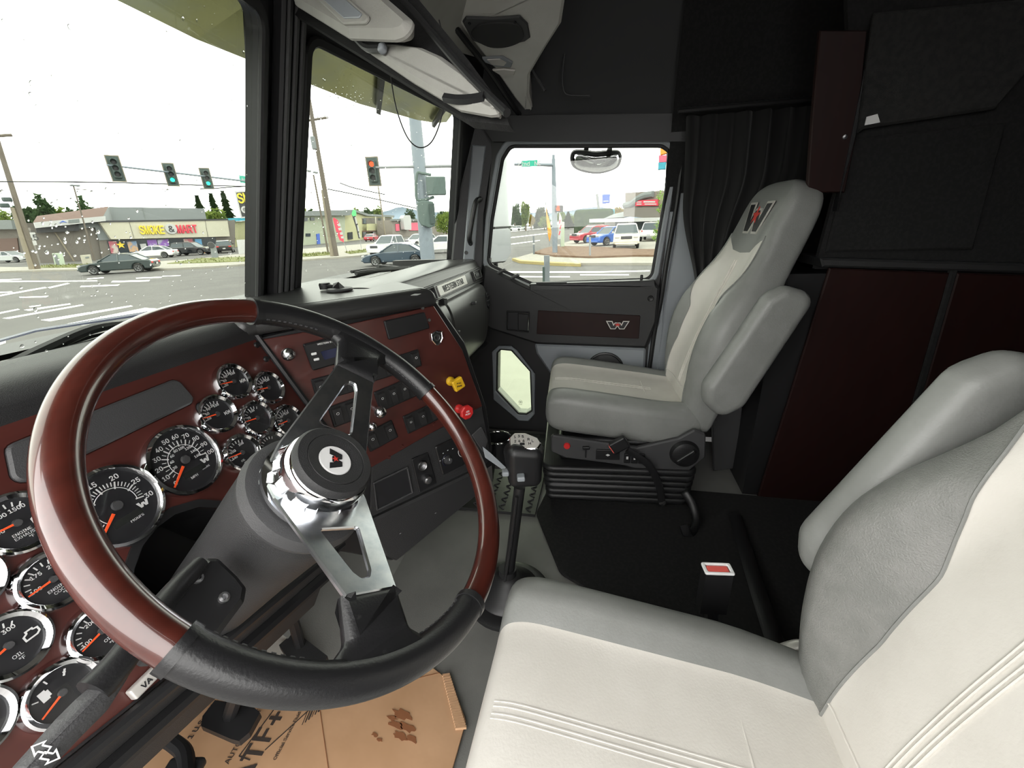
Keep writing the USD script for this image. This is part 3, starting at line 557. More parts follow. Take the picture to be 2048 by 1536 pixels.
# console with speaker, its underside facing down and back
KN = unit(V(-.42, -.36, -.83)); KF = fr(at(1000, 60, 1, .36), np.cross(KN, V(0, 1, 0)), V(0, 1, 0)); 
if KF[:3, 2] @ (CAM-KF[:3, 3]) < 0: KF = fr(KF[:3, 3], -KF[:3, 0], KF[:3, 1])
kpx = lambda *q: pxpoly(KF, q)
c = thing('overhead_console', 'grey overhead console with round speaker and reading light', 'console', KF[:3, 3])
kp = poly2(kpx((860, -40), (925, 60), (985, 135), (1030, 200), (1048, 222), (1066, 222), (1058, 190), (1060, 150), (1090, 100), (1122, 50), (1136, -40)), .003)
part('console_body', slab(kp, .10, off(KF, -.10), .010), 'consolegrey', c)
part('black_seam', tube(spline([on(*q, off(KF, .004)[:3, 3], KF[:3, 2]) for q in ((848, -40), (915, 60), (974, 135), (1018, 200), (1040, 228), (1066, 232))], 30), .010, 8), 'black', c)
part('trim_rail', tube(spline([on(*q, off(HF, .012)[:3, 3], HF[:3, 2]) for q in ((770, -40), (850, 50), (908, 118), (966, 180), (1014, 226))], 30), .005, 8), 'black', c)
SPF = ctr(KF, 994, 59)
sq = [(-.078, .030), (-.062, .048), (.058, .046), (.080, .020), (.078, -.020), (.05, -.050), (-.05, -.046), (-.074, -.010)]
sq = poly2(kpx((925, 40), (932, 30), (985, 32), (1040, 28), (1056, 44), (1061, 72), (1050, 80), (1000, 92), (975, 90), (945, 78)), .004)
s_ = part('speaker_bezel', slab(sq, .010, off(KF, -.001), .004), 'charcoal', c)
el = [tuple(local(KF, on(x, y, KF[:3, 3], KF[:3, 2]))) for x, y in ((943, 66), (955, 45), (995, 38), (1035, 42), (1048, 60), (1042, 78), (1010, 90), (975, 88))]
el = Polygon(spline([(*p, 0) for p in el], 40, True)[:, :2])
part('speaker_grille', slab(el, .006, off(KF, .007), .003), 'softblack', s_)
for q in ((939, 47), (1030, 44)): part('screw', lathe([(0, .003), (.004, .003), (.005, 0), (0, 0)], ctr(off(KF, .009), *q), 10), 'dial', s_)
b_ = part('light_bezel', slab(poly2(kpx((962, 112), (1006, 110), (1026, 122), (1022, 133), (992, 131), (968, 122)), .004), .008, off(KF, -.001), .003), 'trimgrey', c)
part('light_lens', slab(poly2(kpx((972, 114), (1000, 113), (1014, 121), (1008, 128), (985, 126)), .003), .004, off(KF, .006), .002), 'silver', b_)
part('light_switch', slab(poly2(kpx((982, 136), (1008, 134), (1032, 137), (1028, 147), (1000, 147)), .003), .010, off(KF, -.001), .003), 'silver', c)
part('storage_rod', tube([at(1060, 132, 0, 1.86), at(1090, 182, 0, 1.86)], .006, 8), 'charcoal', c)
# loop of wire hanging from the header
wp = [at(x, y, 0, 1.22) for x, y in ((779, 60), (779, 110), (784, 170), (795, 225), (815, 275), (838, 295), (862, 285), (880, 245), (892, 185), (896, 130), (888, 80), (878, 40))]
single('hanging_wire', tube(spline(wp, 70), .0016, 6), 'charcoal', 'thin grey wire loop hanging from the header before the windscreen', 'wire', smooth=True)

# ------------------------------------------------------------------ sleeper behind the seats
cf = []
for k, z in enumerate(np.linspace(1.40, .66, 26)):
    t = k/25; w0 = .55*(1-smoothstep((t-.25)/.75)*.74); y0 = -.285-.02*math.sin(t*3)-.10*smoothstep((t-.4)/.6)
    row = []
    for s in np.linspace(0, 1, 90):
        fold = math.sin(s*2*math.pi*8.5+.6*math.sin(t*4))*.020*(.6+.4*t)+.008*math.sin(s*41)
        row.append((1.93-fold-.02*t, y0-w0*s+.004*math.sin(s*60+t*5), z))
    cf.append(row)
cf = np.array(cf); 
o = thing('curtain', 'black fabric curtain gathered behind the passenger window', 'curtain', (1.9, -.5, .66))
part('cloth', loft(cf, ring=False), 'curtain', o, smooth=True)
part('curtain_rail', tube([(1.90, -.25, 1.415), (1.90, -.86, 1.415)], .010, 8), 'black', o)
part('tie_band', tube([tuple(cf[-1, 5]+V(-.02, 0, .02)), tuple(cf[-1, 45]+V(-.035, 0, .02)), tuple(cf[-1, 85]+V(-.02, 0, .02))], .016, 8), 'curtain', o)
# cabinets along the right side of the sleeper
XC = 1.56
CF_ = fr((XC, 0, 0), (0, -1, 0), (0, 0, 1))
xp = lambda *q: [tuple(local(CF_, at(x, y, 0, XC))) for x, y in q]
cab = thing('sleeper_cabinet', 'dark red wood cabinet along the sleeper wall behind the passenger seat', 'cabinet', (XC+.2, -1.2, 0))
pA = xp((1655, 535), (1893, 545), (1745, 1060), (1503, 1022)); pB = xp((1908, 545), (2140, 552), (2010, 1110), (1760, 1062))
part('cabinet_body', bx((1.78, -1.29, .43), (.42, 1.42, .86)), 'black', cab)
for q in (pA, pB): part('cabinet_door', slab(q, .016, off(CF_, .0), .004), 'darkwood', cab)
part('seam_strip', slab(xp((1893, 540), (1908, 540), (1760, 1064), (1745, 1062)), .020, off(CF_, 0), .005), 'carpet', cab)
part('cabinet_top', slab(xp((1635, 515), (2150, 530), (2150, 548), (1640, 533)), .40, off(CF_, -.38), .006), 'softblack', cab)
pil = thing('wood_pillar', 'narrow dark red wood upright panel beside the sleeper curtain', 'panel', (1.7, -.62, .9))
part('wood_face', slab(xp((1640, 60), (1735, 60), (1715, 266), (1690, 385), (1615, 385), (1625, 240)), .02, off(CF_, -.02), .003), 'darkwood', pil)
part('edge_strip', slab(xp((1737, 60), (1744, 60), (1652, 520), (1645, 520), (1714, 266)), .026, off(CF_, -.022), .004), 'black', pil)
part('rivet', lathe([(0, .003), (.006, .002), (.007, 0), (0, 0)], ctr(CF_, 1690, 274), 12), 'steel', pil)
up_ = thing('bunk_lining', 'mottled dark grey carpet lining high on the sleeper wall', 'lining', (1.75, -1.3, 1.2))
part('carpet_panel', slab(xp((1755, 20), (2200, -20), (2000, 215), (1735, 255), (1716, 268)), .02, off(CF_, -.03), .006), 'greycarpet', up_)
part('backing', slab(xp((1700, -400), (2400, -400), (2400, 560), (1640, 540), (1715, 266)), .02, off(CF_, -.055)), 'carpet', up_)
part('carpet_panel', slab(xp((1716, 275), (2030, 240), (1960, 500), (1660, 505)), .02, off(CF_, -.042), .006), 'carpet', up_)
single('paper_tag', slab(xp((1735, 233), (1757, 227), (1762, 244), (1742, 248), (1731, 250)), .002, off(CF_, -.006)), 'white', 'small crumpled white paper tag stuck on the dark sleeper wall', 'tag')
lm = lambda q: at(*q, 0, 1.50)
single('wall_base', slab([tuple(local(fr((1.75, 0, 0), (0, -1, 0), (0, 0, 1)), at(x, y, 0, 1.75))) for x, y in ((1420, 760), (1486, 760), (1468, 930), (1424, 935))], .03, fr((1.75, 0, 0), (0, -1, 0), (0, 0, 1)), .004), 'charcoal', 'dark grey strip of padded wall behind the passenger seat', 'wall', kind='structure')

# ------------------------------------------------------------------ steering wheel and column
WC, RW = V(.390, .302, .798), .235
WF = fr(WC, (1, 0, 0), (0, .70, .714)); wn = WF[:3, 2]
wl_ = lambda px, py, h=0.: local(WF, on(px, py, WC+wn*h, wn))
wp3 = lambda px, py, h=0.: on(px, py, WC+wn*h, wn)
sw = thing('steering_wheel', 'red-wood and black leather steering wheel with polished spokes', 'steering wheel', WC)
def ringpts(a0, a1, n, r=RW, h=0.): return np.array([(off(WF, h) @ V(r*math.cos(a), r*math.sin(a), 0, 1))[:3] for a in np.radians(np.linspace(a0, a1, n))])
part('wood_rim', tube(ringpts(69.5, 186.5, 70), .0152, 20), 'wood', sw, smooth=60, label='glossy red wood section of the rim, far half')
part('wood_rim', tube(ringpts(-100.5, -4.5, 60), .0152, 20), 'wood', sw, smooth=60, label='glossy red wood section of the rim, near the shifter')
def grip(a0, a1, lab):
    g = part('leather_grip', tube(ringpts(a0, a1, 44), .0168, 20), 'blackleather', sw, smooth=60, label=lab)
    for a in (a0, a1): part('end_roll', tube(ringpts(a-1.0, a+1.0, 4), .0182, 16), 'blackleather', g, smooth=60)
    part('stitching', [tube(ringpts(a, a+1.0, 3, RW-.0165, .003), .0013, 5) for a in np.arange(a0+3, a1-3, 2.0) if not abs(a-(a0+a1)/2) < 14], 'charcoal', g, kind='stuff')
    return g
g1 = grip(-4.0, 68.5, 'black leather grip by the upper spoke'); g2 = grip(-173.5, -100.0, 'worn black leather grip by the lower spoke')
def spoke(ang, s0, g, e):
    A = WF @ trimesh.transformations.rotation_matrix(math.radians(ang), [0, 0, 1])
    out = Polygon([(-.03, -.062), (.030, -.058), (e, -.029), (e, .029), (.030, .058), (-.03, .062)])
    hol = poly2([(s0, -.0225), (s0, .0225), (e-.026, .009), (e-.018, .004), (e-.018, -.004), (e-.026, -.009)], .003)
    m = slab(out.difference(hol), .007, None, .0018)
    s = m.vertices[:, 0]; m.vertices[:, 2] += -.060+.056*(s-.02)/.135
    p = part('spoke', mv(m, A), 'polished', sw, False, label='polished spoke with a three-cornered opening')
    pad = poly2([(e-.003, -.030), (RW-.03, -.034), (RW-.016, -.052), (RW-.010, -.070), (RW+.004, -.066), (RW+.010, 0), (RW+.004, .066), (RW-.010, .070), (RW-.016, .052), (RW-.03, .034), (e-.003, .030)]).buffer(.008).buffer(-.008)
    m = slab(pad, .026, None, .009); part('spoke_pad', mv(m, A @ trimesh.transformations.translation_matrix([0, 0, -.014])), 'blackleather', g, smooth=60)
spoke(28.5, .070, g1, .156); spoke(-132.5, .080, g2, .166)
hubp = [(0, -.066), (.064, -.066), (.064, -.060), (.052, -.058), (.0545, -.046), (.0535, -.030), (.0515, -.022), (.047, -.018), (0, -.018)]
hb = part('hub', lathe(hubp, WF, 56), 'chrome', sw, smooth=35, label='chrome hub drum with notched sides')
for k in range(12):
    a = math.radians(k*30+8); A = WF @ trimesh.transformations.rotation_matrix(a, [0, 0, 1])
    part('hub_notch', hull([(A @ V(x, y, z, 1))[:3] for x, y, z in ((.0515, -.010, -.050), (.0515, .010, -.050), (.058, -.007, -.046), (.058, .007, -.046), (.0515, -.009, -.032), (.0515, .009, -.032))]), 'chrome', hb)
cp_ = part('horn_cap', lathe([(.049, -.020), (.0495, -.014), (.046, -.0095), (.036, -.0085), (.0352, -.0095), (.0345, -.0085), (.026, -.009), (.021, -.013), (.0, -.0135)][::-1] if 0 else [(0, -.020), (.049, -.020), (.0495, -.014), (.046, -.0095), (.036, -.0085), (.0352, -.0095), (.0345, -.0085), (.026, -.009), (.021, -.0125), (0, -.0130)], WF, 56), 'softblack', sw, smooth=45, label='black rubber horn button with white emblem disc')
d_ = part('emblem_disc', lathe([(0, -.0110), (.0195, -.0110), (.0205, -.0122), (.0205, -.0135), (0, -.0135)], WF, 40), 'white', cp_)
EF = off(WF @ trimesh.transformations.rotation_matrix(math.radians(38), [0, 0, 1]), -.0108); wlogo(EF, .026, d_, h=.020, rim='dial', th=.0008)
HFm = off(WF @ trimesh.transformations.rotation_matrix(math.radians(118-90), [0, 0, 1]), -.0090)
col = thing('steering_column', 'dark grey steering column shroud behind the wheel', 'steering column', WC-wn*.4, kind='thing')
part('collar', lathe([(0, -.095), (.078, -.095), (.080, -.088), (.076, -.074), (.066, -.070), (0, -.070)], WF, 44), 'charcoal', col)
part('shroud', lathe([(0, -.52), (.055, -.52), (.064, -.40), (.069, -.26), (.075, -.16), (.077, -.11), (.068, -.088), (0, -.086)], WF, 44), 'softblack', col, smooth=60)
part('column_boot', tube([WC-wn*.36, WC-wn*.58, V(.39, .86, .22)], .060, 20), 'rubber', col, smooth=60)
# turn signal box and stalk
H1 = -.135
bxp = lambda *q: [tuple(wl_(x, y, H1)) for x, y in q]
st = thing('turn_signal_stalk', 'black turn signal stalk with box and white arrow marks', 'stalk', wp3(300, 1300, H1))
BF = off(WF, H1)
part('switch_box', slab(poly2(bxp((372, 1158), (415, 1112), (440, 1112), (478, 1148), (497, 1172), (492, 1200), (425, 1290), (300, 1300), (310, 1225)), .006), .05, off(BF, -.05), .006), 'black', st, smooth=40)
for q in ((394, 1157), (447, 1196)): 
    F = off(BF, .001, *wl_(*q, H1)); part('screw', lathe([(0, .001), (.002, .001), (.003, .003), (.0055, .002), (.006, -.002), (0, -.002)], F, 16), 'steel', st)
bar = [wp3(400, 1128, H1+.004), wp3(350, 1180, H1+.012), wp3(290, 1255, H1+.03), wp3(235, 1330, H1+.035), wp3(185, 1385, H1+.035)]
part('stalk_arm', tube(spline(bar, 30), np.linspace(.009, .013, 30), 14), 'black', st, smooth=60)
hn = off(WF, H1+.035)
hp = poly2([tuple(wl_(x, y, H1+.035)) for x, y in ((232, 1330), (262, 1345), (215, 1420), (165, 1470), (80, 1560), (10, 1580), (20, 1540), (110, 1440), (150, 1400))], .006)
h_ = part('stalk_handle', slab(hp, .020, off(hn, -.012), .007), 'charcoal', st, smooth=50)
def arrow(c, d, L):
    u = unit(wl_(*d, H1+.035)-wl_(*c, H1+.035)); M_ = off(hn, .0081, *wl_(*c, H1+.035)); M_ = fr(M_[:3, 3], hn[:3, 0]*u[0]+hn[:3, 1]*u[1], np.cross(hn[:3, 2], hn[:3, 0]*u[0]+hn[:3, 1]*u[1]))
    P = Polygon([(-.6*L, -.25*L), (0, -.25*L), (0, -.55*L), (.7*L, 0), (0, .55*L), (0, .25*L), (-.6*L, .25*L)])
    return slab(P.difference(P.buffer(-.0009)), .0006, M_)
part('arrow_mark', [arrow((76, 1504), (66, 1502), .0085)], 'white', h_); part('arrow_mark', [arrow((95, 1520), (106, 1522), .0085)], 'white', h_)

# ------------------------------------------------------------------ gear shifter, cup ring
sh = thing('gear_shifter', 'black floor gear lever with silver shift pattern on its knob', 'gear lever', (.93, .243, 0))
part('boot_base', lathe([(0, 0), (.125, 0), (.125, .012), (.105, .022), (0, .022)], fr((.93, .243, 0), (1, 0, 0), (0, 1, 0)), 36), 'black', sh)
bp = [(.095, .018)]
for k in range(4): bp += [(.092-.018*k, .030+.016*k), (.080-.018*k, .036+.016*k)]
part('rubber_boot', lathe([(0, .018)]+bp+[(.026, .105), (0, .105)], fr((.93, .243, 0), (1, 0, 0), (0, 1, 0)), 36), 'rubber', sh, smooth=50)
kb = at(1040, 985, 0, .925)
part('shift_lever', tube([V(.93, .243, .06), kb+V(0, 0, .02)], .015, 14), 'black', sh); part('air_line', tube(spline([V(.905, .25, .06), (V(.905, .25, .06)+kb)/2+V(-.012, 0, 0), kb+V(-.02, .005, 0)], 14), .0045, 8), 'rubber', sh)
k1 = at(1046, 905, 0, .925); KU = unit(k1-kb); KFm = fr(k1, (.25, -1, 0), KU); 
kn = part('shift_knob', mv(hull(np.vstack([trimesh.creation.icosphere(2, r).vertices+V(*p) for r, p in ((.022, (-.022, -.070, -.016)), (.022, (.026, -.070, -.016)), (.022, (-.020, -.070, .012)), (.022, (.024, -.070, .012)), (.026, (-.024, -.005, -.016)), (.026, (.028, -.005, -.016)), (.024, (-.020, .010, .016)), (.022, (.026, .002, .016)))])), KFm), 'black', sh, smooth=60)
PT = on(1046, 905, k1+KU*.02, unit(KU*.8+V(-.6, 0, .1))); pn = unit(KU*.75+unit(CAM-k1)*.45)
TF = fr(k1+KU*.034, (.25, -1, 0), np.cross(pn, V(.25, -1, 0)))
pt_ = poly2([(-.034, -.024), (.030, -.026), (.040, -.012), (.034, .004), (.006, .022), (-.022, .024), (-.034, .010)], .006)
t_ = part('pattern_plate', slab(pt_.buffer(.003), .006, off(TF, -.004), .002), 'chrome', kn); part('plate_face', slab(pt_, .001, off(TF, .002)), 'silver', t_)
part('shift_pattern', [text(a, .0075, off(TF, .003, x, y), .0004, True) for a, x, y in (('1', -.022, .012), ('3', -.012, .014), ('5', -.002, .012), ('2', -.022, -.002), ('4', -.012, -.002), ('6', -.001, -.002), ('R', .012, .002), ('L', .022, -.004), ('H', .014, -.012))]+[bx((-.005, -.012, .0035), (.012, .007, .0006), TF)], 'dial', t_)
part('button', rbox((0, 0, 0), (.020, .014, .022), .004, fr(at(1042, 955, 0, .88), (.25, -1, 0), KU)), 'trimgrey', sh); part('button', rbox((0, 0, 0), (.018, .014, .022), .004, fr(at(1011, 945, 0, .895), (.25, -1, 0), KU)), 'trimgrey', sh)
cr = at(995, 875, 0, 1.24)
cu = thing('cup_holder', 'black cup holder with chrome hoop beside the dashboard', 'cup holder', cr-V(0, 0, .12))
part('hoop', tube([cr+V(.045*math.cos(a), .045*math.sin(a), 0) for a in np.linspace(0, 2*math.pi, 30)[:-1]], .0035, 8, True), 'chrome', cu); part('cup_well', lathe([(.040, -.10), (.043, .0), (.041, .0), (.038, -.097), (0, -.097), (0, -.10)], fr(cr, (1, 0, 0), (0, 1, 0)), 30), 'black', cu)
part('bracket', hull([cr+V(-.04, 0, -.01), cr+V(-.04, 0, -.07), cr+V(-.16, -.02, -.01), cr+V(-.16, -.02, -.07), cr+V(-.04, .02, -.04), cr+V(-.16, .02, -.04)]), 'black', cu)
lv = at(975, 905, 0, 1.02)
single('dash_lever', hull([at(*q, 0, xx) for q in ((965, 893), (980, 905), (1012, 935), (1006, 940), (970, 915)) for xx in (1.04, 1.06)]), 'trimgrey', 'pale grey lever sticking out beside the dashboard corner', 'lever')

# ------------------------------------------------------------------ seats
def seat(name, label, loc, zc, tilt, rec, side, outer=True, badge=True, arm_up=0., ins=.57, wide=1., L=.82, bk_=1., rot=0.):
    s = thing(name, label, 'seat', loc, rot); K = 56
    def skin(rows, ub, v_of, pos, sets, mats, names, labels):
        """a padded shell: rows of v, columns of u; base u = +-ub and base v = .72 are always mesh lines, so the panels meet along clean seams"""
        n = len(rows); Ub = np.broadcast_to(sx, (n, K)); V_ = np.repeat(np.asarray(rows)[:, None], K, 1); S_ = np.broadcast_to(s_, (n, K))
        P = pos(Ub, V_, S_); m = loft(P); f = m.faces; nn = n*K; cent = lambda A: np.r_[A.reshape(-1), A[0].mean(), A[-1].mean()][f].mean(1)
        uu, ss, vv = cent(Ub), cent(np.where(S_ > 0, np.abs(S_), -np.abs(S_))), cent(V_); done = np.zeros(len(f), bool); out = []
        for test, mt, nm, lb in zip(sets, mats, names, labels):
            q = test(uu, ss, vv) & ~done; done |= q; g = trimesh.Trimesh(m.vertices, f[q], process=False); g.remove_unreferenced_vertices(); out.append(part(nm, g, mt, s, 70, lb, loc=True))
        return out
    UB = .6; q_ = np.linspace(0, math.pi, K//2+1); ux = np.cos(q_); ux = np.sign(ux)*np.abs(ux)**.55
    ux[np.argmin(np.abs(ux-UB))] = UB; ux[np.argmin(np.abs(ux+UB))] = -UB
    sx = np.r_[ux, ux[1:-1][::-1]]; s_ = np.r_[np.sin(q_), -np.sin(q_)[1:-1][::-1]]; s_[0] = s_[K//2] = 0
    warp = lambda u, ui: np.sign(u)*np.where(np.abs(u) < UB, np.abs(u)/UB*ui, ui+(np.abs(u)-UB)/(1-UB)*(1-ui))
    # --- cushion
    st = spline([(-.30, .5, .80), (-.295, .75, .9), (-.28, .92, .96), (-.25, 1, .985), (-.18, 1, 1), (-.05, 1, 1), (.06, 1, 1), (.15, 1, 1), (.205, .985, 1), (.235, .93, .99), (.256, .82, .97), (.268, .64, .94), (.274, .40, .90), (.276, .15, .86)], 44)
    def cpos(u, i, sn):
        y, a, b = [np.interp(i, np.arange(44), st[:, k]) for k in range(3)]
        w = .252*b*(1-.10*smoothstep((-.1-y)/.2)); up = sn > 0; u = warp(u, ins); e = np.abs(u)
        bol = .036*smoothstep((e-.50)/.28)*(.75+.25*smoothstep((y+.2)/.4))-.012*(1-e**2)
        z = np.where(up, .062*np.abs(sn)**.55*a+bol*a*np.abs(sn)**.3, -.105*np.abs(sn)**.5*a)-.02*(1-a)
        return np.stack([w*u, y, zc+z+y*math.tan(tilt)], -1)
    iy = lambda y: float(np.interp(y, st[:, 0], np.arange(44)))
    def surf(y, ub): return cpos(np.array(ub), np.array(iy(y)), np.array(max(1-abs(ub)**(1/.55)*1., 0)**.5))
    cu = skin(np.arange(44.), UB, None, cpos, [lambda u, t, v: (np.abs(u) < UB) & ((t > 0) | (v > 38)), lambda u, t, v: np.ones_like(u, bool)], ['cream', 'greyleather'], ['seat_cushion', 'cushion_bolster'], ['cream leather middle of the cushion', 'grey leather sides of the cushion'])
    for u in (-UB, UB): part('seam_piping', tube([surf(y, u)+V(0, 0, .001) for y in np.linspace(-.27, .25, 30)], .0022, 6), 'greyleather', cu[0], loc=True)
    for u in (-.05, -.022, .022, .05): part('seam', tube([surf(y, u)+V(0, 0, -.0003) for y in np.linspace(-.14, .25, 26)], .0016, 6), 'cream', cu[0], loc=True)
    part('cross_seam', tube([surf(-.11, u)+V(0, 0, .0002) for u in np.linspace(-UB, UB, 24)], .0018, 6), 'cream', cu[0], loc=True)
    # --- backrest
    cr, sr = math.cos(rec), math.sin(rec); org = V(0, -.28, zc-.035-.255*math.tan(tilt)); ud, fd = V(0, -sr, cr), V(0, cr, sr)
    key = np.array([(0, .17, .06, 0), (.012, .20, .085, .01), (.04, .215, .105, .008), (.12, .232, .115, .026), (.22, .250, .115, .052), (.34, .262, .112, .078), (.45, .262, .110, .082), (.54, .246, .110, .062), (.62, .220, .11, .036), (.70, .195, .115, .014), (.80, .178, .122, .006), (.90, .170, .118, .004), (.955, .155, .104, .002), (.985, .125, .08, 0), (1.0, .085, .05, 0)])
    kk = spline(key, 61); kk[np.argmin(np.abs(kk[:, 0]-.72)), 0] = .72; KH = float(np.argmin(np.abs(kk[:, 0]-.72)))
    ui = lambda v: np.minimum(.84, wide*np.interp(v, [0, .1, .3, .45, .55, .64, .72, 1], [.56, .50, .42, .42, .52, .64, .80, .84]))
    def bpos(u, i, sn):
        v = np.interp(i, np.arange(61), kk[:, 0]); up = sn > 0
        v = v+np.where(up, .055*smoothstep((np.abs(u)/UB-.35)/.65)*(np.abs(u) <= UB)+.055*(np.abs(u) > UB), .055)*np.exp(-((v-.72)/.07)**2)
        w, t, b = [np.interp(v, kk[:, 0], kk[:, k]) for k in (1, 2, 3)]; u = warp(u, ui(v)); e = np.abs(u); curve = .018*np.sin(v*math.pi*1.6)
        fz = np.where(up, t*.5*np.abs(sn)**.5+b*bk_*smoothstep((e-.42)/.32)*np.abs(sn)**.45, -t*.5*np.abs(sn)**.5)+curve
        return org+(w*u)[..., None]*V(1, 0, 0)+(v*L)[..., None]*ud+fz[..., None]*fd
    bk = skin(np.arange(61.), UB, None, bpos, [lambda u, t, v: (v > KH) & (np.abs(u) < UB) & (t > 0), lambda u, t, v: (np.abs(u) < UB) & (t > 0) & (v > 1), lambda u, t, v: np.ones_like(u, bool)], ['greyleather', 'cream', 'greyleather' if badge else 'wornleather'], ['head_panel', 'backrest', 'back_bolster'], ['grey leather headrest panel', 'cream leather middle of the backrest', 'grey leather sides of the backrest'])
    iv = lambda v: float(np.interp(v, kk[:, 0], np.arange(61)))
    def bsurf(v, ub): return bpos(np.array(ub), np.array(iv(v)), np.array(max(1-abs(ub)**(2/.55), 0)**.5))+fd*.001
    for sg in (-1, 1): part('seam_piping', tube(spline([bsurf(v, sg*UB) for v in np.linspace(.02, .74, 24)], 60), .0022, 6), 'greyleather', bk[1], loc=True)
    for sg in (-.05, -.022, .022, .05): part('seam', tube(spline([bsurf(v, sg) for v in np.linspace(.14, .69, 18)], 44), .0016, 6), 'cream', bk[1], loc=True)
    part('cross_seam', tube([bsurf(.13, u) for u in np.linspace(-UB, UB, 20)], .0018, 6), 'cream', bk[1], loc=True)
    if badge:
        o = bsurf(.855, 0)+fd*.001; wlogo(fr(o, (-1, 0, 0), ud), .175, bk[0], h=.135, th=.003, loc=True)
    # --- armrests folded up beside the back
    for sg in ((-1, 1) if outer else (side,)):
        ar_ = rec+.16; ua, fa_ = V(0, -math.sin(ar_), math.cos(ar_)), V(0, math.cos(ar_), math.sin(ar_))
        F = fr(org+V(sg*.275-.036, 0, 0)+fd*(.035+arm_up*.6)+ua*arm_up, ua, fa_)
        P = poly2([(.09, -.04), (.12, .04), (.17, .07), (.50, .065), (.545, .030), (.555, -.040), (.53, -.070), (.16, -.085)], .045, 6)
        M_ = fr(F[:3, 3]+V(.072, 0, 0), ua, fa_); M_ = M_ if M_[0, 2] < 0 else off(M_, -.072)
        part('armrest', mv(pillow(P, .072, .032), M_), 'greyleather', s, 75, 'grey leather armrest folded up beside the backrest', loc=True)
    # --- base
    fz = lambda y: zc+y*math.tan(tilt)
    for sg in (-1, 1):
        P = poly2([(.255, fz(.25)-.085), (.255, fz(.25)-.155), (.20, fz(.2)-.175), (-.02, fz(0)-.175), (-.10, fz(-.1)-.19), (-.24, fz(-.24)-.17), (-.30, fz(-.3)-.09), (-.29, fz(-.29)-.0), (-.25, fz(-.25)+.012), (-.20, fz(-.2)-.03), (-.06, fz(-.06)-.09)], .012)
        F = fr((sg*.252, 0, 0), (0, 1, 0), (0, 0, 1)); b = part('side_panel', slab(P, .022, off(F, -.011), .005), 'charcoal', s, loc=True)
        if sg == side:
            F = fr((sg*.264, 0, 0), (0, sg, 0), (0, 0, 1)); X = lambda y: sg*y
            kn = part('recline_knob', lathe([(0, .022), (.030, .022), (.046, .016), (.050, .004), (.052, 0), (0, 0)], off(F, 0, X(-.225), fz(-.225)-.085), 32), 'black', b, loc=True); part('knob_grip', rbox((0, 0, .024), (.075, .016, .012), .005, off(F, 0, X(-.225), fz(-.225)-.085) @ trimesh.transformations.rotation_matrix(.7, [0, 0, 1])), 'black', kn, loc=True)
            part('heat_button', lathe([(0, .006), (.011, .006), (.013, 0), (0, 0)], off(F, 0, X(.195), fz(.195)-.120), 20), 'redknob', b, loc=True, label='round red button')
            part('lever_slot', rbox((0, 0, 0), (.006, .05, .004), .002, off(F, 0, X(.125), fz(.125)-.135)), 'dial', b, loc=True); part('slide_lever', rbox((0, .020, .006), (.026, .012, .010), .003, off(F, 0, X(.125), fz(.125)-.135)), 'black', b, loc=True)
            part('rocker_plate', rbox((0, 0, .002), (.085, .042, .008), .003, off(F, 0, X(.045), fz(.045)-.132)), 'black', b, loc=True); part('rocker_mark', slab([(-.008, 0), (0, -.005), (.008, 0), (0, .005)], .001, off(F, .006, X(.045), fz(.045)-.132)), 'print', b, loc=True)
            for k in range(3):
                t = part('toggle_switch', rbox((0, 0, .003), (.022, .040, .010), .003, off(F, 0, X(-.025-.026*k), fz(-.03)-.135)), 'black', b, loc=True); part('legend', rbox((0, .004, .0085), (.007, .012, .001), .0004, off(F, 0, X(-.025-.026*k), fz(-.03)-.135)), 'print', t, loc=True)
            by, bz = .010, fz(0)-.065
            bu = part('belt_buckle', rbox((0, 0, 0), (.026, .062, .046), .006, fr((sg*.300, by, bz), (1, 0, 0), (0, .75, -.5))), 'black', s, loc=True, label='black seat belt buckle with red button'); part('buckle_button', rbox((0, 0, 0), (.020, .012, .034), .003, fr(V(sg*.300, by, bz)+unit(V(0, .75, -.5))*.028, (1, 0, 0), (0, .75, -.5))), 'redtab', bu, loc=True)
            part('buckle_strap', tube(spline([V(sg*.298, -.02, bz-.02), V(sg*.296, -.10, bz-.085), V(sg*.292, -.145, .12), V(sg*.29, -.16, .045)], 24), .013, 8, flat=(V(1, 0, 0), .3)), 'black', s, loc=True)
            part('strap_bolt', lathe([(0, .012), (.012, .010), (.014, 0), (0, 0)], fr((sg*.283, -.16, .055), (0, sg, 0), (0, 0, 1)), 14), 'steel', s, loc=True)
    n = 6; zb = max(zc-.185, .09); pr = []
    part('seat_pan', rbox((0, -.02, zc-.135), (.44, .50, .10), .02), 'black', s, loc=True)
    g = sbox(-.262, -.27, .235, .28).buffer(-.03).buffer(.03)
    for k in range(n):
        z0 = .02+(zb-.02)*k/n; part('bellows_fold', slab(g.buffer(-.004+.016*((k+.5)/n)), (zb-.02)/n+.004, fr((0, 0, z0), (1, 0, 0), (0, 1, 0)), min(.009, (zb-.02)/n*.45)), 'rubber', s, 60, loc=True)
    part('base_plate', bx((0, 0, .010), (.44, .48, .02)), 'black', s, loc=True)
    return s
seat('driver_seat', 'cream and grey leather driver seat with one armrest up', (.385, -.115, 0), .312, .14, .25, 1, outer=False, badge=False, arm_up=.10)
seat('passenger_seat', 'cream and grey leather passenger seat with winged W on the headrest', (1.665, -.068, 0), .365, .12, .28, -1, ins=.62, wide=1.32, L=.88, bk_=.95, rot=.07, arm_up=.03)
bk = at(1435, 1140, 0, .76); 
o = thing('belt_buckle', 'upright black seat belt buckle with red button between the seats', 'belt buckle', (bk[0], bk[1], 0))
F = fr(bk, (.12, -1, 0), (0, 0, 1))
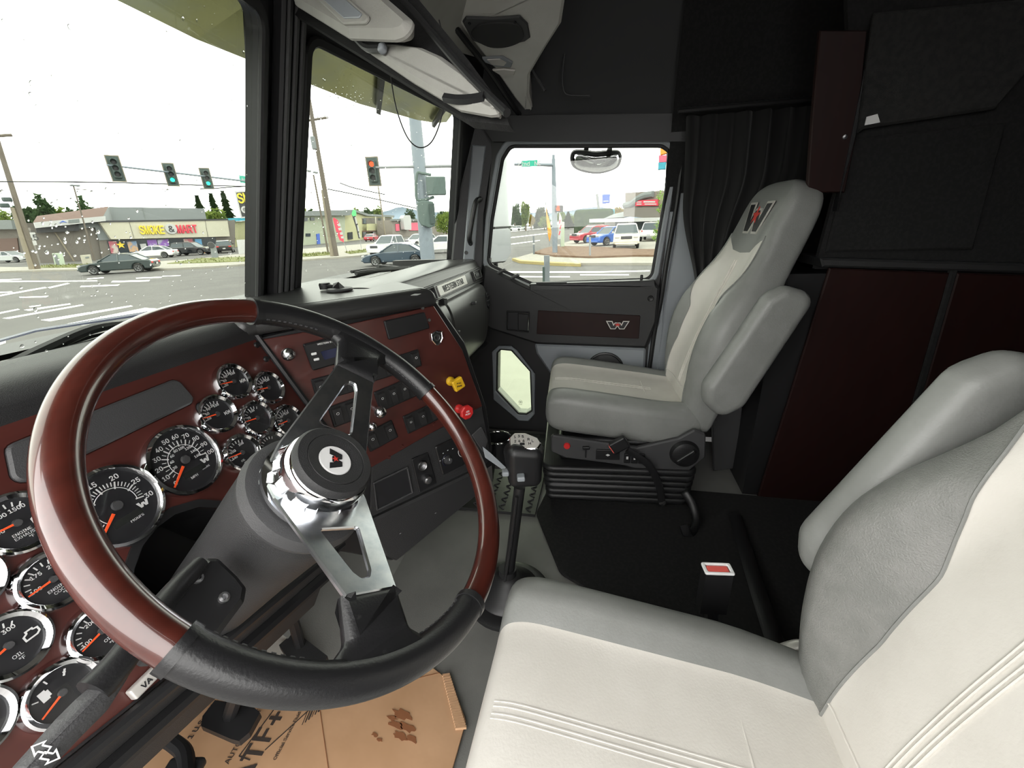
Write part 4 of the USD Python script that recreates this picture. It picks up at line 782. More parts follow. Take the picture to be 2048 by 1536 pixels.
part('buckle_body', hull([(F @ V(x, y, z, 1))[:3] for x in (-.028, .028) for y, z in ((0, -.013), (0, .013), (-.11, -.015), (-.11, .015))]), 'black', o)
part('buckle_frame', slab(poly2(sbox(-.030, -.016, .030, .016), .004).difference(poly2(sbox(-.023, -.010, .023, .010), .003)), .006, fr(bk+V(0, 0, .0), F[:3, 0], np.cross([0, 0, 1.], F[:3, 0])), .0015), 'white', o)
part('release_button', rbox((0, 0, .001), (.044, .018, .006), .003, fr(bk, F[:3, 0], np.cross([0, 0, 1.], F[:3, 0]))), 'redtab', o)
part('buckle_stalk', tube([bk-V(0, 0, .1), V(bk[0]-.05, bk[1]-.02, .02)], .014, 8), 'black', o)
bp_ = spline([at(1470, 1030, 2, .03), at(1500, 1130, 2, .05), at(1532, 1230, 2, .08), at(1560, 1310, 2, .12)], 24)
single('seat_belt', tube(bp_, .022, 8, flat=(V(0, 0, 1), .35)), 'black', 'black seat belt webbing lying on the floor behind the driver seat', 'seat belt', smooth=60)
lp = spline([at(1370, 985, 2, .10), at(1385, 1010, 2, .07), at(1393, 1045, 2, .03), at(1378, 1072, 2, .012), at(1368, 1050, 2, .05)], 24)
single('tether_strap', tube(lp, .016, 8, flat=(V(1, 0, 0), .3)), 'black', 'short black tether strap hanging at the passenger seat base', 'strap', smooth=60)
hb_ = spline([at(1533, 1312, 0, .665), at(1560, 1302, 0, .665), at(1595, 1293, 0, .665), at(1625, 1300, 0, .66)], 16)
single('recline_bar', tube(hb_, .013, 10, flat=(V(0, 1, .3)/1.05, .5)), 'silver', 'pale metal recline bar between driver cushion and backrest', 'bar', smooth=60)

# ------------------------------------------------------------------ floor things
CZ = .012
cz = lambda q: at(*q, 2, CZ)[:2]
CB = fr((0, 0, CZ), (1, 0, 0), (0, 1, 0))
cd = thing('cardboard_sheet', 'flattened brown cardboard box printed ATF+4 on the driver floor', 'cardboard', (.5, .4, 0))
out = [cz(q) for q in ((600, 1255), (700, 1308), (860, 1330), (905, 1365), (932, 1440), (905, 1536), (880, 1620), (200, 1720), (150, 1500), (420, 1330))]
part('cardboard_face', slab(poly2(out, .004), .005, off(CB, -.006), .001), 'card', cd)
u_ = unit(np.append(cz((585, 1400))-cz((480, 1530)), 0)); v_ = V(-u_[1], u_[0], 0)
if (np.append(cz((470, 1450)), 0)-np.append(cz((540, 1500)), 0)) @ v_ < 0: v_ = -v_
TFc = lambda q, z=.0: fr(V(*cz(q), CZ+z), u_, v_)

# ------------------------------------------------------------------ cardboard print, pedals, underside
def line(q0, q1, w=.0022): 
    a, b = V(*cz(q0), CZ), V(*cz(q1), CZ); d = b-a; return bx((np.linalg.norm(d)/2, 0, 0), (np.linalg.norm(d), w, .0006), fr(a, d, np.cross([0, 0, 1.], d)))
def ctext(s, h, q, bold=True):
    # set along the sheet's long printed edge, reading upward to the right
    d = V(*cz((560, 1400)), 0)-V(*cz((490, 1520)), 0); return text(s, h, fr(V(*cz(q), CZ), d, np.cross([0, 0, 1.], d)), .0005, bold)
part('printed_title', ctext('ATF+4', .040, (527, 1472)), 'cardprint', cd)
part('printed_line', ctext('AUTOMATIC TRANS', .011, (500, 1450), False), 'cardprint', cd)
part('printed_line', ctext('Official Service Fluid', .007, (575, 1470), False), 'cardprint', cd)
part('printed_frame', [line((478, 1512), (566, 1395)), line((530, 1500), (640, 1400)), line((478, 1512), (500, 1520)), line((566, 1395), (600, 1385))], 'cardprint', cd)
part('barcode', [line((604+k*6.5, 1450-k*5.2), (616+k*6.5, 1420-k*4.6), .0012+.0012*(k % 3)) for k in range(8)], 'cardprint', cd)
part('printed_line', [ctext('1 U.S. GAL', .011, (405, 1440))], 'cardprint', cd)
rs = np.random.default_rng(8)
def blob(q, r, seed):
    rr = np.random.default_rng(seed); a = np.arange(14)/14*2*np.pi; R = r*(.5+rr.random(14)*.6); return slab(poly2([(R[i]*math.cos(x)*.55, R[i]*math.sin(x)*1.5) for i, x in enumerate(a)]), .0006, fr(V(*cz(q), CZ), u_, v_))
part('rust_stain', [blob((805, 1430), .020, 1), blob((792, 1450), .016, 2), blob((815, 1455), .018, 3), blob((800, 1472), .014, 4), blob((822, 1478), .012, 5), blob((785, 1436), .010, 6), blob((750, 1470), .007, 7), blob((760, 1480), .006, 9)], 'stain', cd, kind='stuff')
fl = []
for k in range(22):
    t = k/21; a = V(*cz((885+26*t, 1352+105*t)), CZ); b = V(*cz((900+33*t, 1350+105*t)), CZ); fl.append(tube([a+V(0, 0, .001), b+V(0, 0, .001)], .0042, 6))
part('corrugated_edge', fl, 'card', cd, kind='stuff')
part('fold_crease', [line((610, 1410), (880, 1345), .0015), line((640, 1420), (660, 1560), .0015)], 'stain', cd)
# pedals
pd = thing('brake_pedal', 'black rubber brake pedal over the cardboard', 'pedal', (.40, .40, .05))
pz = lambda q: at(*q, 2, .10)
PP = [pz(q) for q in ((405, 1432), (430, 1400), (505, 1412), (520, 1425), (498, 1465), (478, 1482), (462, 1478), (402, 1452))]
part('pedal_pad', hull([p+V(0, 0, s) for p in PP for s in (-.015, 0)]), 'rubber', pd); part('pedal_arm', tube([pz((460, 1430)), V(.42, .62, .30)], .014, 8), 'black', pd)
pd = thing('throttle_pedal', 'dark flat throttle pedal under the wheel grip', 'pedal', (.60, .45, .05))
PP = [pz(q) for q in ((558, 1290), (590, 1262), (655, 1312), (640, 1345), (585, 1330))]
part('pedal_pad', hull([p+V(0, 0, s) for p in PP for s in (-.015, 0)]), 'softblack', pd); part('pedal_arm', tube([pz((600, 1290)), V(.58, .66, .30)], .012, 8), 'black', pd)
pd = thing('clutch_pedal', 'black bent clutch pedal with worn rubber pad', 'pedal', (.2, .3, .05))
pw = spline([at(*q, 2, .12) for q in ((290, 1440), (318, 1468), (350, 1488), (370, 1510), (376, 1560))], 20)
part('pedal_arm', tube(pw, .014, 10), 'black', pd); part('pedal_pad', rbox((0, 0, 0), (.09, .07, .02), .008, fr(at(345, 1575, 2, .11), (1, .2, 0), (0, 1, 0))), 'rubber', pd)
# knee bolster under the gauge panel
e0, e1 = on(110, 1536, GPF[:3, 3], GPF[:3, 2]), on(345, 1347, GPF[:3, 3], GPF[:3, 2])
kb_ = thing('knee_panel', 'black lower dash panel under the gauges', 'panel', e1-V(0, 0, .2))
d = (e1-e0)/(e1[0]-e0[0])
a0, a1 = e0-d*.25, e1+d*.33
part('panel_face', hull([a+o for a in (a0, a1) for o in (V(0, -.004, .004), V(0, .02, -.01), V(0, .10, -.20), V(0, .16, -.20), V(0, .10, 0))]), 'softblack', kb_)
part('edge_tube', tube([a0+V(0, -.012, -.004), a1+V(0, -.012, -.004)], .010, 10), 'black', kb_)
part('lower_tube', tube([a0+V(0, .04, -.09), a1+V(0, .04, -.09)], .016, 10), 'black', kb_)
single('floor_shade_sheet', slab(Polygon([tuple(at(1072, 1030, 2, 0)[:2]), (1.55, .18), (1.55, -.95), (.55, -.95), tuple(at(1300, 1260, 2, 0)[:2]), tuple(at(1120, 1150, 2, 0)[:2])]).buffer(-.06).buffer(.06), .012, fr((0, 0, .0), (1, 0, 0), (0, 1, 0)), .003), 'carpet', 'black sheet standing in for shade on the floor between the two seats', 'mat')  # floor shade between the seats, laid in as a near-black sheet
single('floor_tunnel', hull([V(x, y, z) for x, y, z in ((.62, .98, 0), (1.9, .98, 0), (.62, .98, .30), (1.9, .98, .30), (.62, .62, 0), (1.95, .66, 0))]), 'rubberfloor', 'grey rubber covered rise of the floor up to the firewall', 'floor', kind='structure')
if True:
    o = thing('floor_mat', 'black ribbed rubber mat ahead of the passenger seat', 'mat', (1.62, .42, .01)); x0, x1, y0, y1 = 1.30, 1.95, .22, .60
    part('mat_sheet', bx(((x0+x1)/2, (y0+y1)/2, .006), (x1-x0, y1-y0, .012)), 'rubber', o)
    rib = []
    for i in range(7):
        for j in range(int((x1-x0)/.045)):
            x, y = x0+.03+j*.045, y0+.03+i*(y1-y0-.06)/6; rib += [tube([V(x-.016, y-.01, .013), V(x, y+.01, .013), V(x+.016, y-.01, .013)], .003, 4)]
    part('tread_rib', rib, 'charcoal', o, kind='stuff')
# suction mount on the dash
dm = at(680, 581, 2, .905)
dm_ = thing('dash_mount', 'small black suction mount with puck on the dash top', 'mount', dm)
part('mount_ring', lathe([(0, 0), (.032, 0), (.034, .003), (.030, .006), (0, .007)], fr(dm, (1, 0, 0), (0, 1, 0)), 30), 'charcoal', dm_)
part('mount_lever', hull([dm+V(*p) for p in ((-.012, -.008, .006), (.012, -.008, .006), (0, .016, .018), (.02, .006, .010), (-.02, .006, .010), (0, 0, .022))]), 'black', dm_)
pk_ = at(651, 578, 2, .906); part('mount_puck', lathe([(0, 0), (.014, 0), (.015, .012), (.013, .016), (0, .017)], fr(pk_, (1, 0, 0), (0, 1, 0)), 24), 'black', dm_); part('mount_link', tube([pk_+V(0, 0, .008), dm+V(0, 0, .010)], .005, 6), 'black', dm_)

# ------------------------------------------------------------------ truck outside: hood, wipers, visor, mirrors
mat('fasciagrey0', (.30, .31, .32), .4)
mat('visorgrassreflect', (.42, .44, .30), .22, .8, noise=(3, (.52, .52, .22), .4, .6))  # green of reflected grass painted into the stainless base colour
hs = []
for y, zt, w in ((.98, .86, .70), (1.3, .81, .72), (1.8, .745, .70), (2.2, .665, .66), (2.42, .585, .60), (2.48, .47, .58)):
    a = np.linspace(0, math.pi, 25); xx = np.cos(a)[::-1]; hs.append(np.c_[1.0+w*np.sign(xx)*np.abs(xx)**.7, np.full(25, y), zt-.16+.16*np.sin(a)**.5-.9*(np.sin(a) < .02)])
hd_ = thing('truck_hood', 'dark blue glossy truck hood ahead of the windscreen', 'hood', (1, 1.7, .6))
part('hood_skin', loft(np.array(hs), ring=False), 'bluepaint', hd_, smooth=50)
part('hood_seam', tube([(1.0, .99, .865), (1.0, 1.3, .846), (1.0, 1.8, .786), (1.0, 2.2, .706)], .006, 6), 'bluepaint', hd_)
for x in (.15, 1.85):
    r = np.array([[(x+.22*math.cos(a), y, .30+zb+.16*math.sin(a)) for a in np.linspace(0, math.pi, 12)] for y, zb in ((1.2, .1), (1.6, .12), (2.1, .08), (2.5, -.05))]); part('fender', loft(r, ring=False), 'bluepaint', hd_, smooth=50)
def wiper(name, F, blade, arm, lab):
    G = off(F, -.05); p = lambda q: on(*q, G[:3, 3], G[:3, 2]); o = thing(name, lab, 'wiper', p(blade[0]))
    b = [p(q) for q in blade]; part('wiper_blade', tube(spline(b, 16), .008, 6, flat=(F[:3, 0], .9)), 'rubber', o); part('blade_spine', tube(spline([q+F[:3, 2]*-.02 for q in b], 16), .006, 6), 'black', o)
    a = [p(q)-F[:3, 2]*.035 for q in arm]; part('wiper_arm', tube(spline(a, 16), np.linspace(.012, .007, 16), 8), 'black', o)
wiper('windscreen_wiper', WLF, ((35, 742), (200, 692), (380, 635), (532, 596)), ((60, 752), (130, 712), (225, 668), (300, 655)), 'long black wiper lying across the foot of the driver side windscreen')
wiper('windscreen_wiper', WRF, ((712, 547), (760, 541), (850, 536)), ((860, 548), (800, 541), (770, 538)), 'black wiper lying across the foot of the passenger side windscreen')
ev = thing('exterior_visor', 'steel drop visor outside above both windscreens, green grass reflection painted in', 'sun visor', WT+V(0, .2, .02))
for F, m, sg in ((WRF, 0, 1), (WLF, 1, -1)):
    G = off(WRF, -.26); low = [on(*q, G[:3, 3], G[:3, 2]) for q in ((600, 170), (720, 208), (835, 240), (872, 246), (893, 244))]; low[0][0] = 1.0
    topq = [on(*q, off(WRF, -.02)[:3, 3], WRF[:3, 2]) for q in ((606, 40), (720, 105), (860, 180), (915, 205), (930, 212))]; topq[0][0] = 1.0
    R = np.array([low, [p+V(0, .004, .008) for p in low], [p+V(0, .02, .05) for p in topq], [p+V(0, 0, .03) for p in topq]]).transpose(1, 0, 2)
    if m: R = R.copy(); R[..., 0] = 2.0-R[..., 0]; R = R[::-1]
    part('visor_sheet', loft(R), 'visorgrassreflect', ev, smooth=False)
    for t in (.30, .66):
        i = t*4; k = int(i); A = R[k]+(R[min(k+1, 4)]-R[k])*(i-k); a, b = A[0]+V(0, -.01, -.004), A[3]+V(0, -.01, -.004); s = V(sg*.03, 0, 0)
        part('visor_bracket', hull([a, a+s, b, b+s, a+V(0, 0, -.015), b+V(0, -.01, -.015), a+s+V(0, 0, -.015), b+s+V(0, -.01, -.015)]), 'charcoal', ev)
sk = thing('sleeper_shell', 'grey outer side of the sleeper behind the passenger door', 'truck body', (2.12, -1.4, 0))
part('side_skin', bx((2.13, -1.35, .6), (.03, 2.1, 3.2)), 'fasciagrey0', sk); part('side_fairing', bx((2.13, -1.35, -.75), (.06, 2.1, .5)), 'fasciagrey0', sk)
# mirrors on the passenger side
MN = unit(V(-.88, -1, .0)); MF = fr(at(1008, 380, 0, 2.35), np.cross([0, 0, 1.], MN), (0, 0, 1)); MF = fr(MF[:3, 3], MF[:3, 0], np.cross(MN, MF[:3, 0]))
mo = thing('side_mirror', 'tall passenger side truck mirror with a small mirror below', 'mirror', MF[:3, 3])
mt = poly2(pxpoly(MF, [(975, 268), (1029, 270), (1026, 400), (1021, 452), (962, 455), (965, 380)]), .01)
part('mirror_housing', slab(mt.buffer(.008), .06, off(MF, -.062), .01), 'charcoal', mo); part('mirror_glass', slab(mt, .004, off(MF, -.001)), 'chrome', mo)
mb = poly2(pxpoly(MF, [(965, 460), (1021, 456), (1022, 505), (1012, 522), (965, 526)]), .02)
part('mirror_housing', slab(mb.buffer(.008), .05, off(MF, -.054), .01), 'charcoal', mo); part('mirror_glass', slab(mb, .004, off(MF, -.002)), 'chrome', mo)
part('mirror_arm', tube([(MF @ V(-.05, .40, -.04, 1))[:3], (MF @ V(-.05, -.45, -.04, 1))[:3]], .014, 10), 'black', mo)
for y_ in (.38, -.42): part('mirror_arm', tube([(MF @ V(-.05, y_, -.04, 1))[:3], V(2.04, .60, (MF @ V(-.05, y_, -.04, 1))[2])], .012, 8), 'black', mo)
lo = thing('lookdown_mirror', 'oval convex lookdown mirror hung over the passenger window', 'mirror', at(1192, 325, 0, 2.12))
LN = unit(V(-.85, -.15, -.45)); LF = fr(at(1192, 327, 0, 2.12), np.cross([0, 0, 1.], LN), (0, 0, 1)); LF = fr(LF[:3, 3], LF[:3, 0], np.cross(LN, LF[:3, 0]))
lp_ = Polygon(spline([(*p, 0) for p in pxpoly(LF, [(1141, 318), (1148, 304), (1170, 303), (1192, 306), (1215, 304), (1238, 304), (1244, 316), (1238, 334), (1220, 344), (1195, 349), (1165, 345), (1146, 335)])], 48, True)[:, :2])
part('mirror_shell', slab(lp_, .03, off(LF, -.03), .008), 'charcoal', lo)
c0 = np.array(lp_.buffer(-.010).exterior.coords)[:-1]; rr = []
for s in (1, .85, .65, .4, .15): rr.append(np.c_[np.array(lp_.centroid.coords)[0]+(c0-np.array(lp_.centroid.coords)[0])*s, np.full(len(c0), .004+.035*(1-s*s))])
part('mirror_glass', mv(loft(np.array(rr)), LF), 'chrome', lo, smooth=True)
for q in (1170, 1217): part('mirror_stalk', hull([at(q-4, 303, 0, 2.12), at(q+7, 303, 0, 2.12), at(q+2, 285, 0, 2.09), at(q+8, 285, 0, 2.09), at(q, 303, 0, 2.15), at(q+5, 285, 0, 2.11)]), 'steel', lo)

# ================================================================== the street outside
EXTRA = ((1018, 424, 30, 'conifer'), (1040, 428, 30, 'broadleaf'), (1074, 426, 26, 'conifer'), (1089, 430, 26, 'broadleaf'), (1130, 433, 26, 'conifer'), (1144, 428, 30, 'broadleaf'), (1183, 430, 26, 'conifer'), (1200, 428, 26, 'conifer'))
ORD = 'first second third fourth fifth sixth seventh eighth ninth tenth eleventh twelfth thirteenth fourteenth fifteenth sixteenth seventeenth eighteenth nineteenth twentieth'.split()
mat('asphalt', (.105, .10, .096), .8, noise=(.5, (.13, .125, .118), .35, .65), bump=(30, .3))
mat('concrete', (0.310, 0.291, 0.254), .8, noise=(1.2, (.35, .33, .29), .35, .65))
mat('roadpaint', (.85, .85, .82), .6, noise=(3, (.65, .64, .61), .5, .75))
mat('kerbyellow', (0.384, 0.310, 0.136), .7)
mat('grass', (0.136, 0.161, 0.043), .9, noise=(1.5, (.21, .21, .08), .35, .65))
mat('mulch', (0.149, 0.087, 0.056), .95, noise=(3, (.20, .13, .085), .35, .65), bump=(12, 1.))
mat('stucco', (0.484, 0.459, 0.384), .8); mat('stuccoyellow', (0.484, 0.471, 0.285), .8); mat('stuccogreen', (0.384, 0.415, 0.322), .8); mat('storegrey', (0.180, 0.162, 0.144), .8); mat('fasciagrey', (0.225, 0.243, 0.252), .7)
mat('fasciacream', (0.533, 0.508, 0.409), .7); mat('brownroof', (0.160, 0.104, 0.088), .8); mat('roofgrey', (0.205, 0.223, 0.223), .8); mat('whitepaint', (0.508, 0.508, 0.508), .5); mat('tan', (0.260, 0.229, 0.205), .8); mat('pink', (.75, .14, .22), .6)
mat('darkglass', (.03, .04, .05), .12); mat('winglass', (.07, .09, .10), .08); mat('tyre', (.02, .02, .02), .7); mat('rim', (.55, .56, .58), .3, .8)
mat('polewood', (0.135, 0.113, 0.095), .85, noise=(6, (.17, .145, .12), .35, .65), stretch=(1, 1, .1)); mat('polewoodpale', (0.261, 0.225, 0.171), .85); mat('polegrey', (0.234, 0.270, 0.315), .45, .2); mat('polewhite', (0.279, 0.288, 0.297), .5); mat('signalgreen', (.05, .075, .07), .5); mat('bollardgrey', (0.162, 0.180, 0.198), .5)
mat('signgreen', (.03, .42, .30), .5); mat('signblack', (.05, .05, .055), .5); mat('signyellow', (.88, .66, .06), .5); mat('signred', (.72, .05, .09), .5); mat('signblue', (.06, .13, .52), .5); mat('teal', (.05, .34, .46), .5); mat('orange', (.82, .33, .05), .6); mat('bannerred', (.78, .08, .13), .6); mat('bannergreen', (.15, .62, .25), .6)
mat('carblack', (.015, .017, .02), .15, coat=1.); mat('cardark', (.03, .045, .045), .18, coat=1.); mat('carwhite', (.80, .80, .80), .2, coat=1.); mat('carsilver', (.55, .57, .58), .25, .3, coat=1.); mat('carnavy', (.03, .055, .085), .16, coat=1.); mat('carred', (.42, .015, .035), .16, coat=1.); mat('carblue', (.015, .13, .58), .16, coat=1.); mat('carcream', (.72, .68, .58), .2, coat=1.); mat('cabinetgreen', (.50, .58, .46), .6)
mat('mountain', (0.288, 0.360, 0.448), 1.); mat('bark', (.16, .12, .09), .9)  # distance haze is put into the mountain's blue-grey colour
mat('poster1', (.45, .12, .16), .5, noise=(1.2, (.55, .5, .45), .45, .55)); mat('poster2', (.6, .38, .22), .5, noise=(1.5, (.2, .3, .45), .45, .55)); mat('poster3', (.30, .14, .50), .5, noise=(1.2, (.5, .5, .6), .5, .6)); mat('poster4', (.12, .35, .62), .5, noise=(1.2, (.6, .65, .6), .5, .6))
leafmat('conifer', (.035, .065, .03), (.07, .11, .05), 1.5); leafmat('broadleaf', (.11, .17, .045), (.22, .27, .07), 1.2); leafmat('autumnleaf', (.24, .20, .05), (.34, .24, .07), 1.2); leafmat('shrubleaf', (.14, .28, .06), (.36, .48, .16), 3.)
emit('redlamp', (1, .08, .03), 3.); emit('greenlamp', (.05, 1, .55), 2.5)
G_ = lambda x, y: at(x, y, 2, GZ)
def vt(px, py, B):                                  # height of pixel (px, py) on the upright plane through B that faces the camera
    n = unit((B-CAM)*V(1, 1, 0)); return on(px, py, B, n)
def VF(qa, qb, base=None):                          # upright facade frame through two ground pixels
    a, b = G_(*qa), G_(*qb); return fr(a, b-a, (0, 0, 1))
def FF(B): d = unit((B-CAM)*V(1, 1, 0)); return fr(B, np.cross(d, [0, 0, 1.]), (0, 0, 1))   # upright frame facing the camera
fp = lambda F, *q: pxpoly(F, q)
def gpoly(*q): return [tuple(G_(*p)[:2]) for p in q]
GF = fr((0, 0, GZ), (1, 0, 0), (0, 1, 0))
road = single('road', bx((150, 80, GZ-.05), (700, 700, .1)), 'asphalt', 'wide grey asphalt road junction ahead of the truck', 'road', kind='structure')
# corner pads: far left corner, right corner
padA = Polygon(gpoly((-60, 549), (20, 545), (190, 541), (330, 541), (430, 536), (540, 528), (610, 522), (680, 517), (720, 514), (800, 502), (905, 488), (960, 478))+[(420, 95), (420, 420), (30, 420), (28, 120)])
sA = single('sidewalk', slab(padA, .15, GF), 'concrete', 'pale concrete sidewalk across the junction before the smoke shop', 'sidewalk', kind='structure')
def inset(q, z, m, name, lab, cat_, kind='structure'): return single(name, slab(Polygon(gpoly(*q)), z, GF), m, lab, cat_, kind=kind)
o = inset(((395, 520), (470, 511), (560, 503), (640, 497), (905, 474), (1000, 466), (600, 470), (100, 505), (-60, 520), (-60, 535), (30, 537), (190, 534)), .16, 'asphalt', 'parking_lot', 'grey asphalt parking lot around the smoke shop', 'parking lot')
grass = [((75, 535), (190, 532), (195, 538), (80, 539)), ((335, 531), (400, 520), (550, 515), (550, 524), (420, 529)), ((690, 507), (760, 499), (770, 503), (700, 511)), ((600, 511), (660, 508), (668, 513), (605, 517))]
for k, q in enumerate(grass):
    P = Polygon(gpoly(*q)); rg = np.random.default_rng(20+k); tr = []
    b = P.bounds; n = 0
    while n < 260:
        x, y = rg.uniform(b[0], b[2]), rg.uniform(b[1], b[3])
        if P.contains(Point(x, y)): n += 1; h = rg.uniform(.08, .25); a = rg.uniform(0, 6.3); tr.append(T([(x, y, GZ+.15), (x+.12*math.cos(a), y+.12*math.sin(a), GZ+.15), (x+.1*math.cos(a+1), y+.1*math.sin(a+1), GZ+.17+h)], [[0, 1, 2]]))
    single('grass', [slab(P, .20, GF)]+tr, 'grass', ('strip of grass at the foot of the leaning utility pole', 'grass island before the parked dark jeep', 'grass strip under the red feather banner', 'grass patch beside the tall wooden pole')[k], 'grass', kind='stuff')
padB = Polygon(gpoly((1040, 527), (1062, 524), (1110, 528), (1160, 531), (1240, 531), (1340, 531), (1420, 530), (1420, 519), (1250, 520), (1220, 516), (1160, 474), (1110, 508), (1058, 516))+[])
single('sidewalk', slab(Polygon(gpoly((1030, 520), (1045, 525), (1110, 529), (1160, 531), (1250, 531), (1500, 531), (1500, 470), (1210, 468), (1160, 478), (1100, 497), (1070, 508))), .14, GF), 'concrete', 'sunlit concrete sidewalk corner seen through the passenger window', 'sidewalk', kind='structure')
single('kerb', slab(Polygon(gpoly((1030, 520), (1045, 525), (1110, 529), (1160, 531), (1162, 533.5), (1108, 531.5), (1040, 527), (1024, 521))), .16, GF), 'kerbyellow', 'yellow painted kerb round the far corner', 'kerb', kind='structure')
single('mulch_bed', slab(Polygon(gpoly((1068, 511), (1110, 518), (1180, 521), (1270, 518), (1420, 519), (1420, 505), (1280, 505), (1190, 499), (1110, 497), (1090, 502))), .26, GF), 'mulch', 'brown bark mulch bed behind the sidewalk corner', 'mulch bed', kind='stuff')
single('parking_lot', slab(Polygon(gpoly((1150, 490), (1200, 499), (1280, 504), (1500, 505), (1500, 464), (1215, 464))), .17, GF), 'concrete', 'pale parking lot with cars behind the mulch bed', 'parking lot', kind='structure')
# painted lines
LM = [((0, 559), (42, 557.5), (44, 559), (0, 561.5)), ((0, 562), (195, 561), (195, 563), (0, 564.5)), ((0, 584), (24, 583), (26, 585), (0, 586.5)), ((95, 575), (135, 566), (140, 567.5), (100, 577)), ((0, 590), (90, 574), (94, 576), (0, 593)),
      ((38, 594), (98, 592), (92, 595), (40, 596)), ((175, 557), (208, 554.5), (207, 556.5), (173, 559)), ((225, 562), (300, 560), (298, 563), (222, 565)), ((162, 572), (240, 569), (236, 571.5), (160, 574.5)), ((272, 555.5), (325, 553.5), (322, 556), (272, 557.5)),
      ((5, 637), (165, 609), (168, 611), (18, 638)), ((48, 620), (140, 607), (142, 609), (58, 622)), ((0, 625), (36, 618), (40, 619.5), (0, 628)), ((58, 613), (82, 610), (82, 612), (60, 615)), ((82, 640.5), (262, 611), (266, 613), (100, 643)), ((135, 648), (290, 616), (320, 618), (165, 651)),
      ((0, 684), (12, 682), (12, 686), (0, 690)), ((325, 552), (362, 550.5), (360, 552), (325, 553.5))]
for q in LM: part('road_marking', slab(Polygon(gpoly(*q)), .012, GF), 'roadpaint', road, smooth=False)
RM = [((1020, 462), (1105, 455), (1105, 456), (1020, 463.5)), ((1015, 475), (1095, 466), (1095, 467.5), (1015, 477)), ((1010, 489), (1080, 480), (1080, 481.5), (1010, 491)), ((1000, 543), (1180, 543), (1300, 541), (1300, 543), (1180, 546), (1000, 546)), ((1160, 549), (1258, 549), (1258, 551), (1160, 551)), ((1010, 552), (1140, 553), (1140, 555), (1010, 555))]
for q in RM: part('road_marking', slab(Polygon(gpoly(*q)), .012, GF), 'roadpaint', road, smooth=False)

# ------------------------------------------------------------------ buildings
def build(name, lab, F, depth, outline, m, category='building'):
    o = thing(name, lab, category, F[:3, 3]); part('wall', slab(outline, depth, off(F, -depth)), m, o); return o
UP = lambda F: F if F[:3, 2] @ (CAM-F[:3, 3]) > 0 else fr(F[:3, 3], -F[:3, 0], F[:3, 1])
# smoke shop
SFc = UP(VF((205, 521), (470, 503)))
o = build('smoke_shop', 'cream fronted smoke shop with yellow and red sign letters', SFc, 8, fp(SFc, (193, 455), (470, 440), (470, 504), (205, 523)), 'storegrey')
fa = off(SFc, .8)
part('fascia', slab(fp(fa, (197, 443), (455, 440), (460, 473), (222, 479)), .8, off(fa, -.8), .03), 'fasciacream', o, label='cream fascia carrying the shop letters')
for a, b in (((197, 443), (222, 479)), ((258, 443), (268, 477)), ((410, 441), (416, 474))): part('panel_joint', slab(fp(fa, (a[0]-.4, a[1]), (a[0]+.4, a[1]), (b[0]+.4, b[1]), (b[0]-.4, b[1])), .04, fa), 'storegrey', o)
part('roof_edge', slab(fp(fa, (140, 447), (197, 441.5), (455, 437.5), (457, 440.5), (197, 445), (140, 450)), .9, off(fa, -.8)), 'signblack', o)
lf = fa @ trimesh.transformations.translation_matrix([.2, 0, .05])
sidef = Polygon(fp(SFc, (152, 449), (197, 444), (222, 479), (198, 481), (190, 455), (152, 458))); part('side_fascia', slab(sidef, .3, off(SFc, -.2)), 'fasciagrey', o)
rb = off(SFc, -2.0); part('upper_wall', slab(fp(rb, (219, 414), (408, 417), (414, 442), (226, 445)), 5, off(rb, -5)), 'fasciagrey', o, label='blue grey upper wall of the shop'); part('panel_joint', slab(fp(rb, (284, 416), (286, 416), (293, 441), (291, 441)), .05, rb), 'roofgrey', o)
def sign_text(s, F, a, b, h, m, parent, th=.12, name='sign_letter'):
    pa, pb = np.array(fp(F, a, b)); n = len(s); wd = np.linalg.norm(pb-pa)/n*.94; ang = math.atan2(*(pb-pa)[::-1])
    for k, ch in enumerate(s):
        t = text(ch, h, None, th, True); t.apply_scale([wd/t.extents[0], 1, 1]); part(name, mv(t, off(F, .0, *(pa+(pb-pa)*((k+.5)/n))) @ trimesh.transformations.rotation_matrix(ang, [0, 0, 1])), m, parent, smooth=False)
hpx_ = lambda F, a, b: float(np.linalg.norm(np.subtract(*np.array(fp(F, a, b)))))
sign_text('SMOKE', off(fa, .02), (278, 460), (328, 459.5), hpx_(fa, (300, 451), (302, 467)), 'signyellow', o, .2)
sign_text('MART', off(fa, .02), (353, 458.5), (394, 457.5), hpx_(fa, (370, 450), (372, 465.5)), 'signred', o, .2)
c = fp(fa, (341.5, 458))[0]; R_ = hpx_(fa, (341.5, 458), (341.5, 468)); dsc = part('sign_disc', lathe([(0, .22), (R_*.96, .22), (R_, .18), (R_, 0), (0, 0)], off(fa, .02, *c), 30), 'whitepaint', o); part('ampersand', text('&', R_*1.15, off(fa, .24, *c), .03, True), 'signblack', dsc, smooth=False)
part('shop_window', slab(fp(SFc, (213, 481), (430, 474), (437, 508), (226, 520)), .08, off(SFc, .02)), 'darkglass', o)
PO = [((216, 483), (232, 482), (238, 506), (222, 507), 'poster1'), ((253, 484), (272, 482), (277, 503), (259, 504), 'poster2'), ((279, 488), (291, 487), (294, 497), (282, 498), 'whitepaint'), ((293, 480), (312, 479), (315, 492), (296, 493), 'poster3'), ((314, 480), (336, 478), (338, 492), (317, 493), 'poster3'), ((366, 478), (384, 477), (388, 496), (370, 497), 'poster1'), ((389, 478), (402, 478), (405, 497), (392, 497), 'poster4')]
for q in PO: part('window_poster', slab(fp(SFc, *q[:4]), .04, off(SFc, .10)), q[4], o)
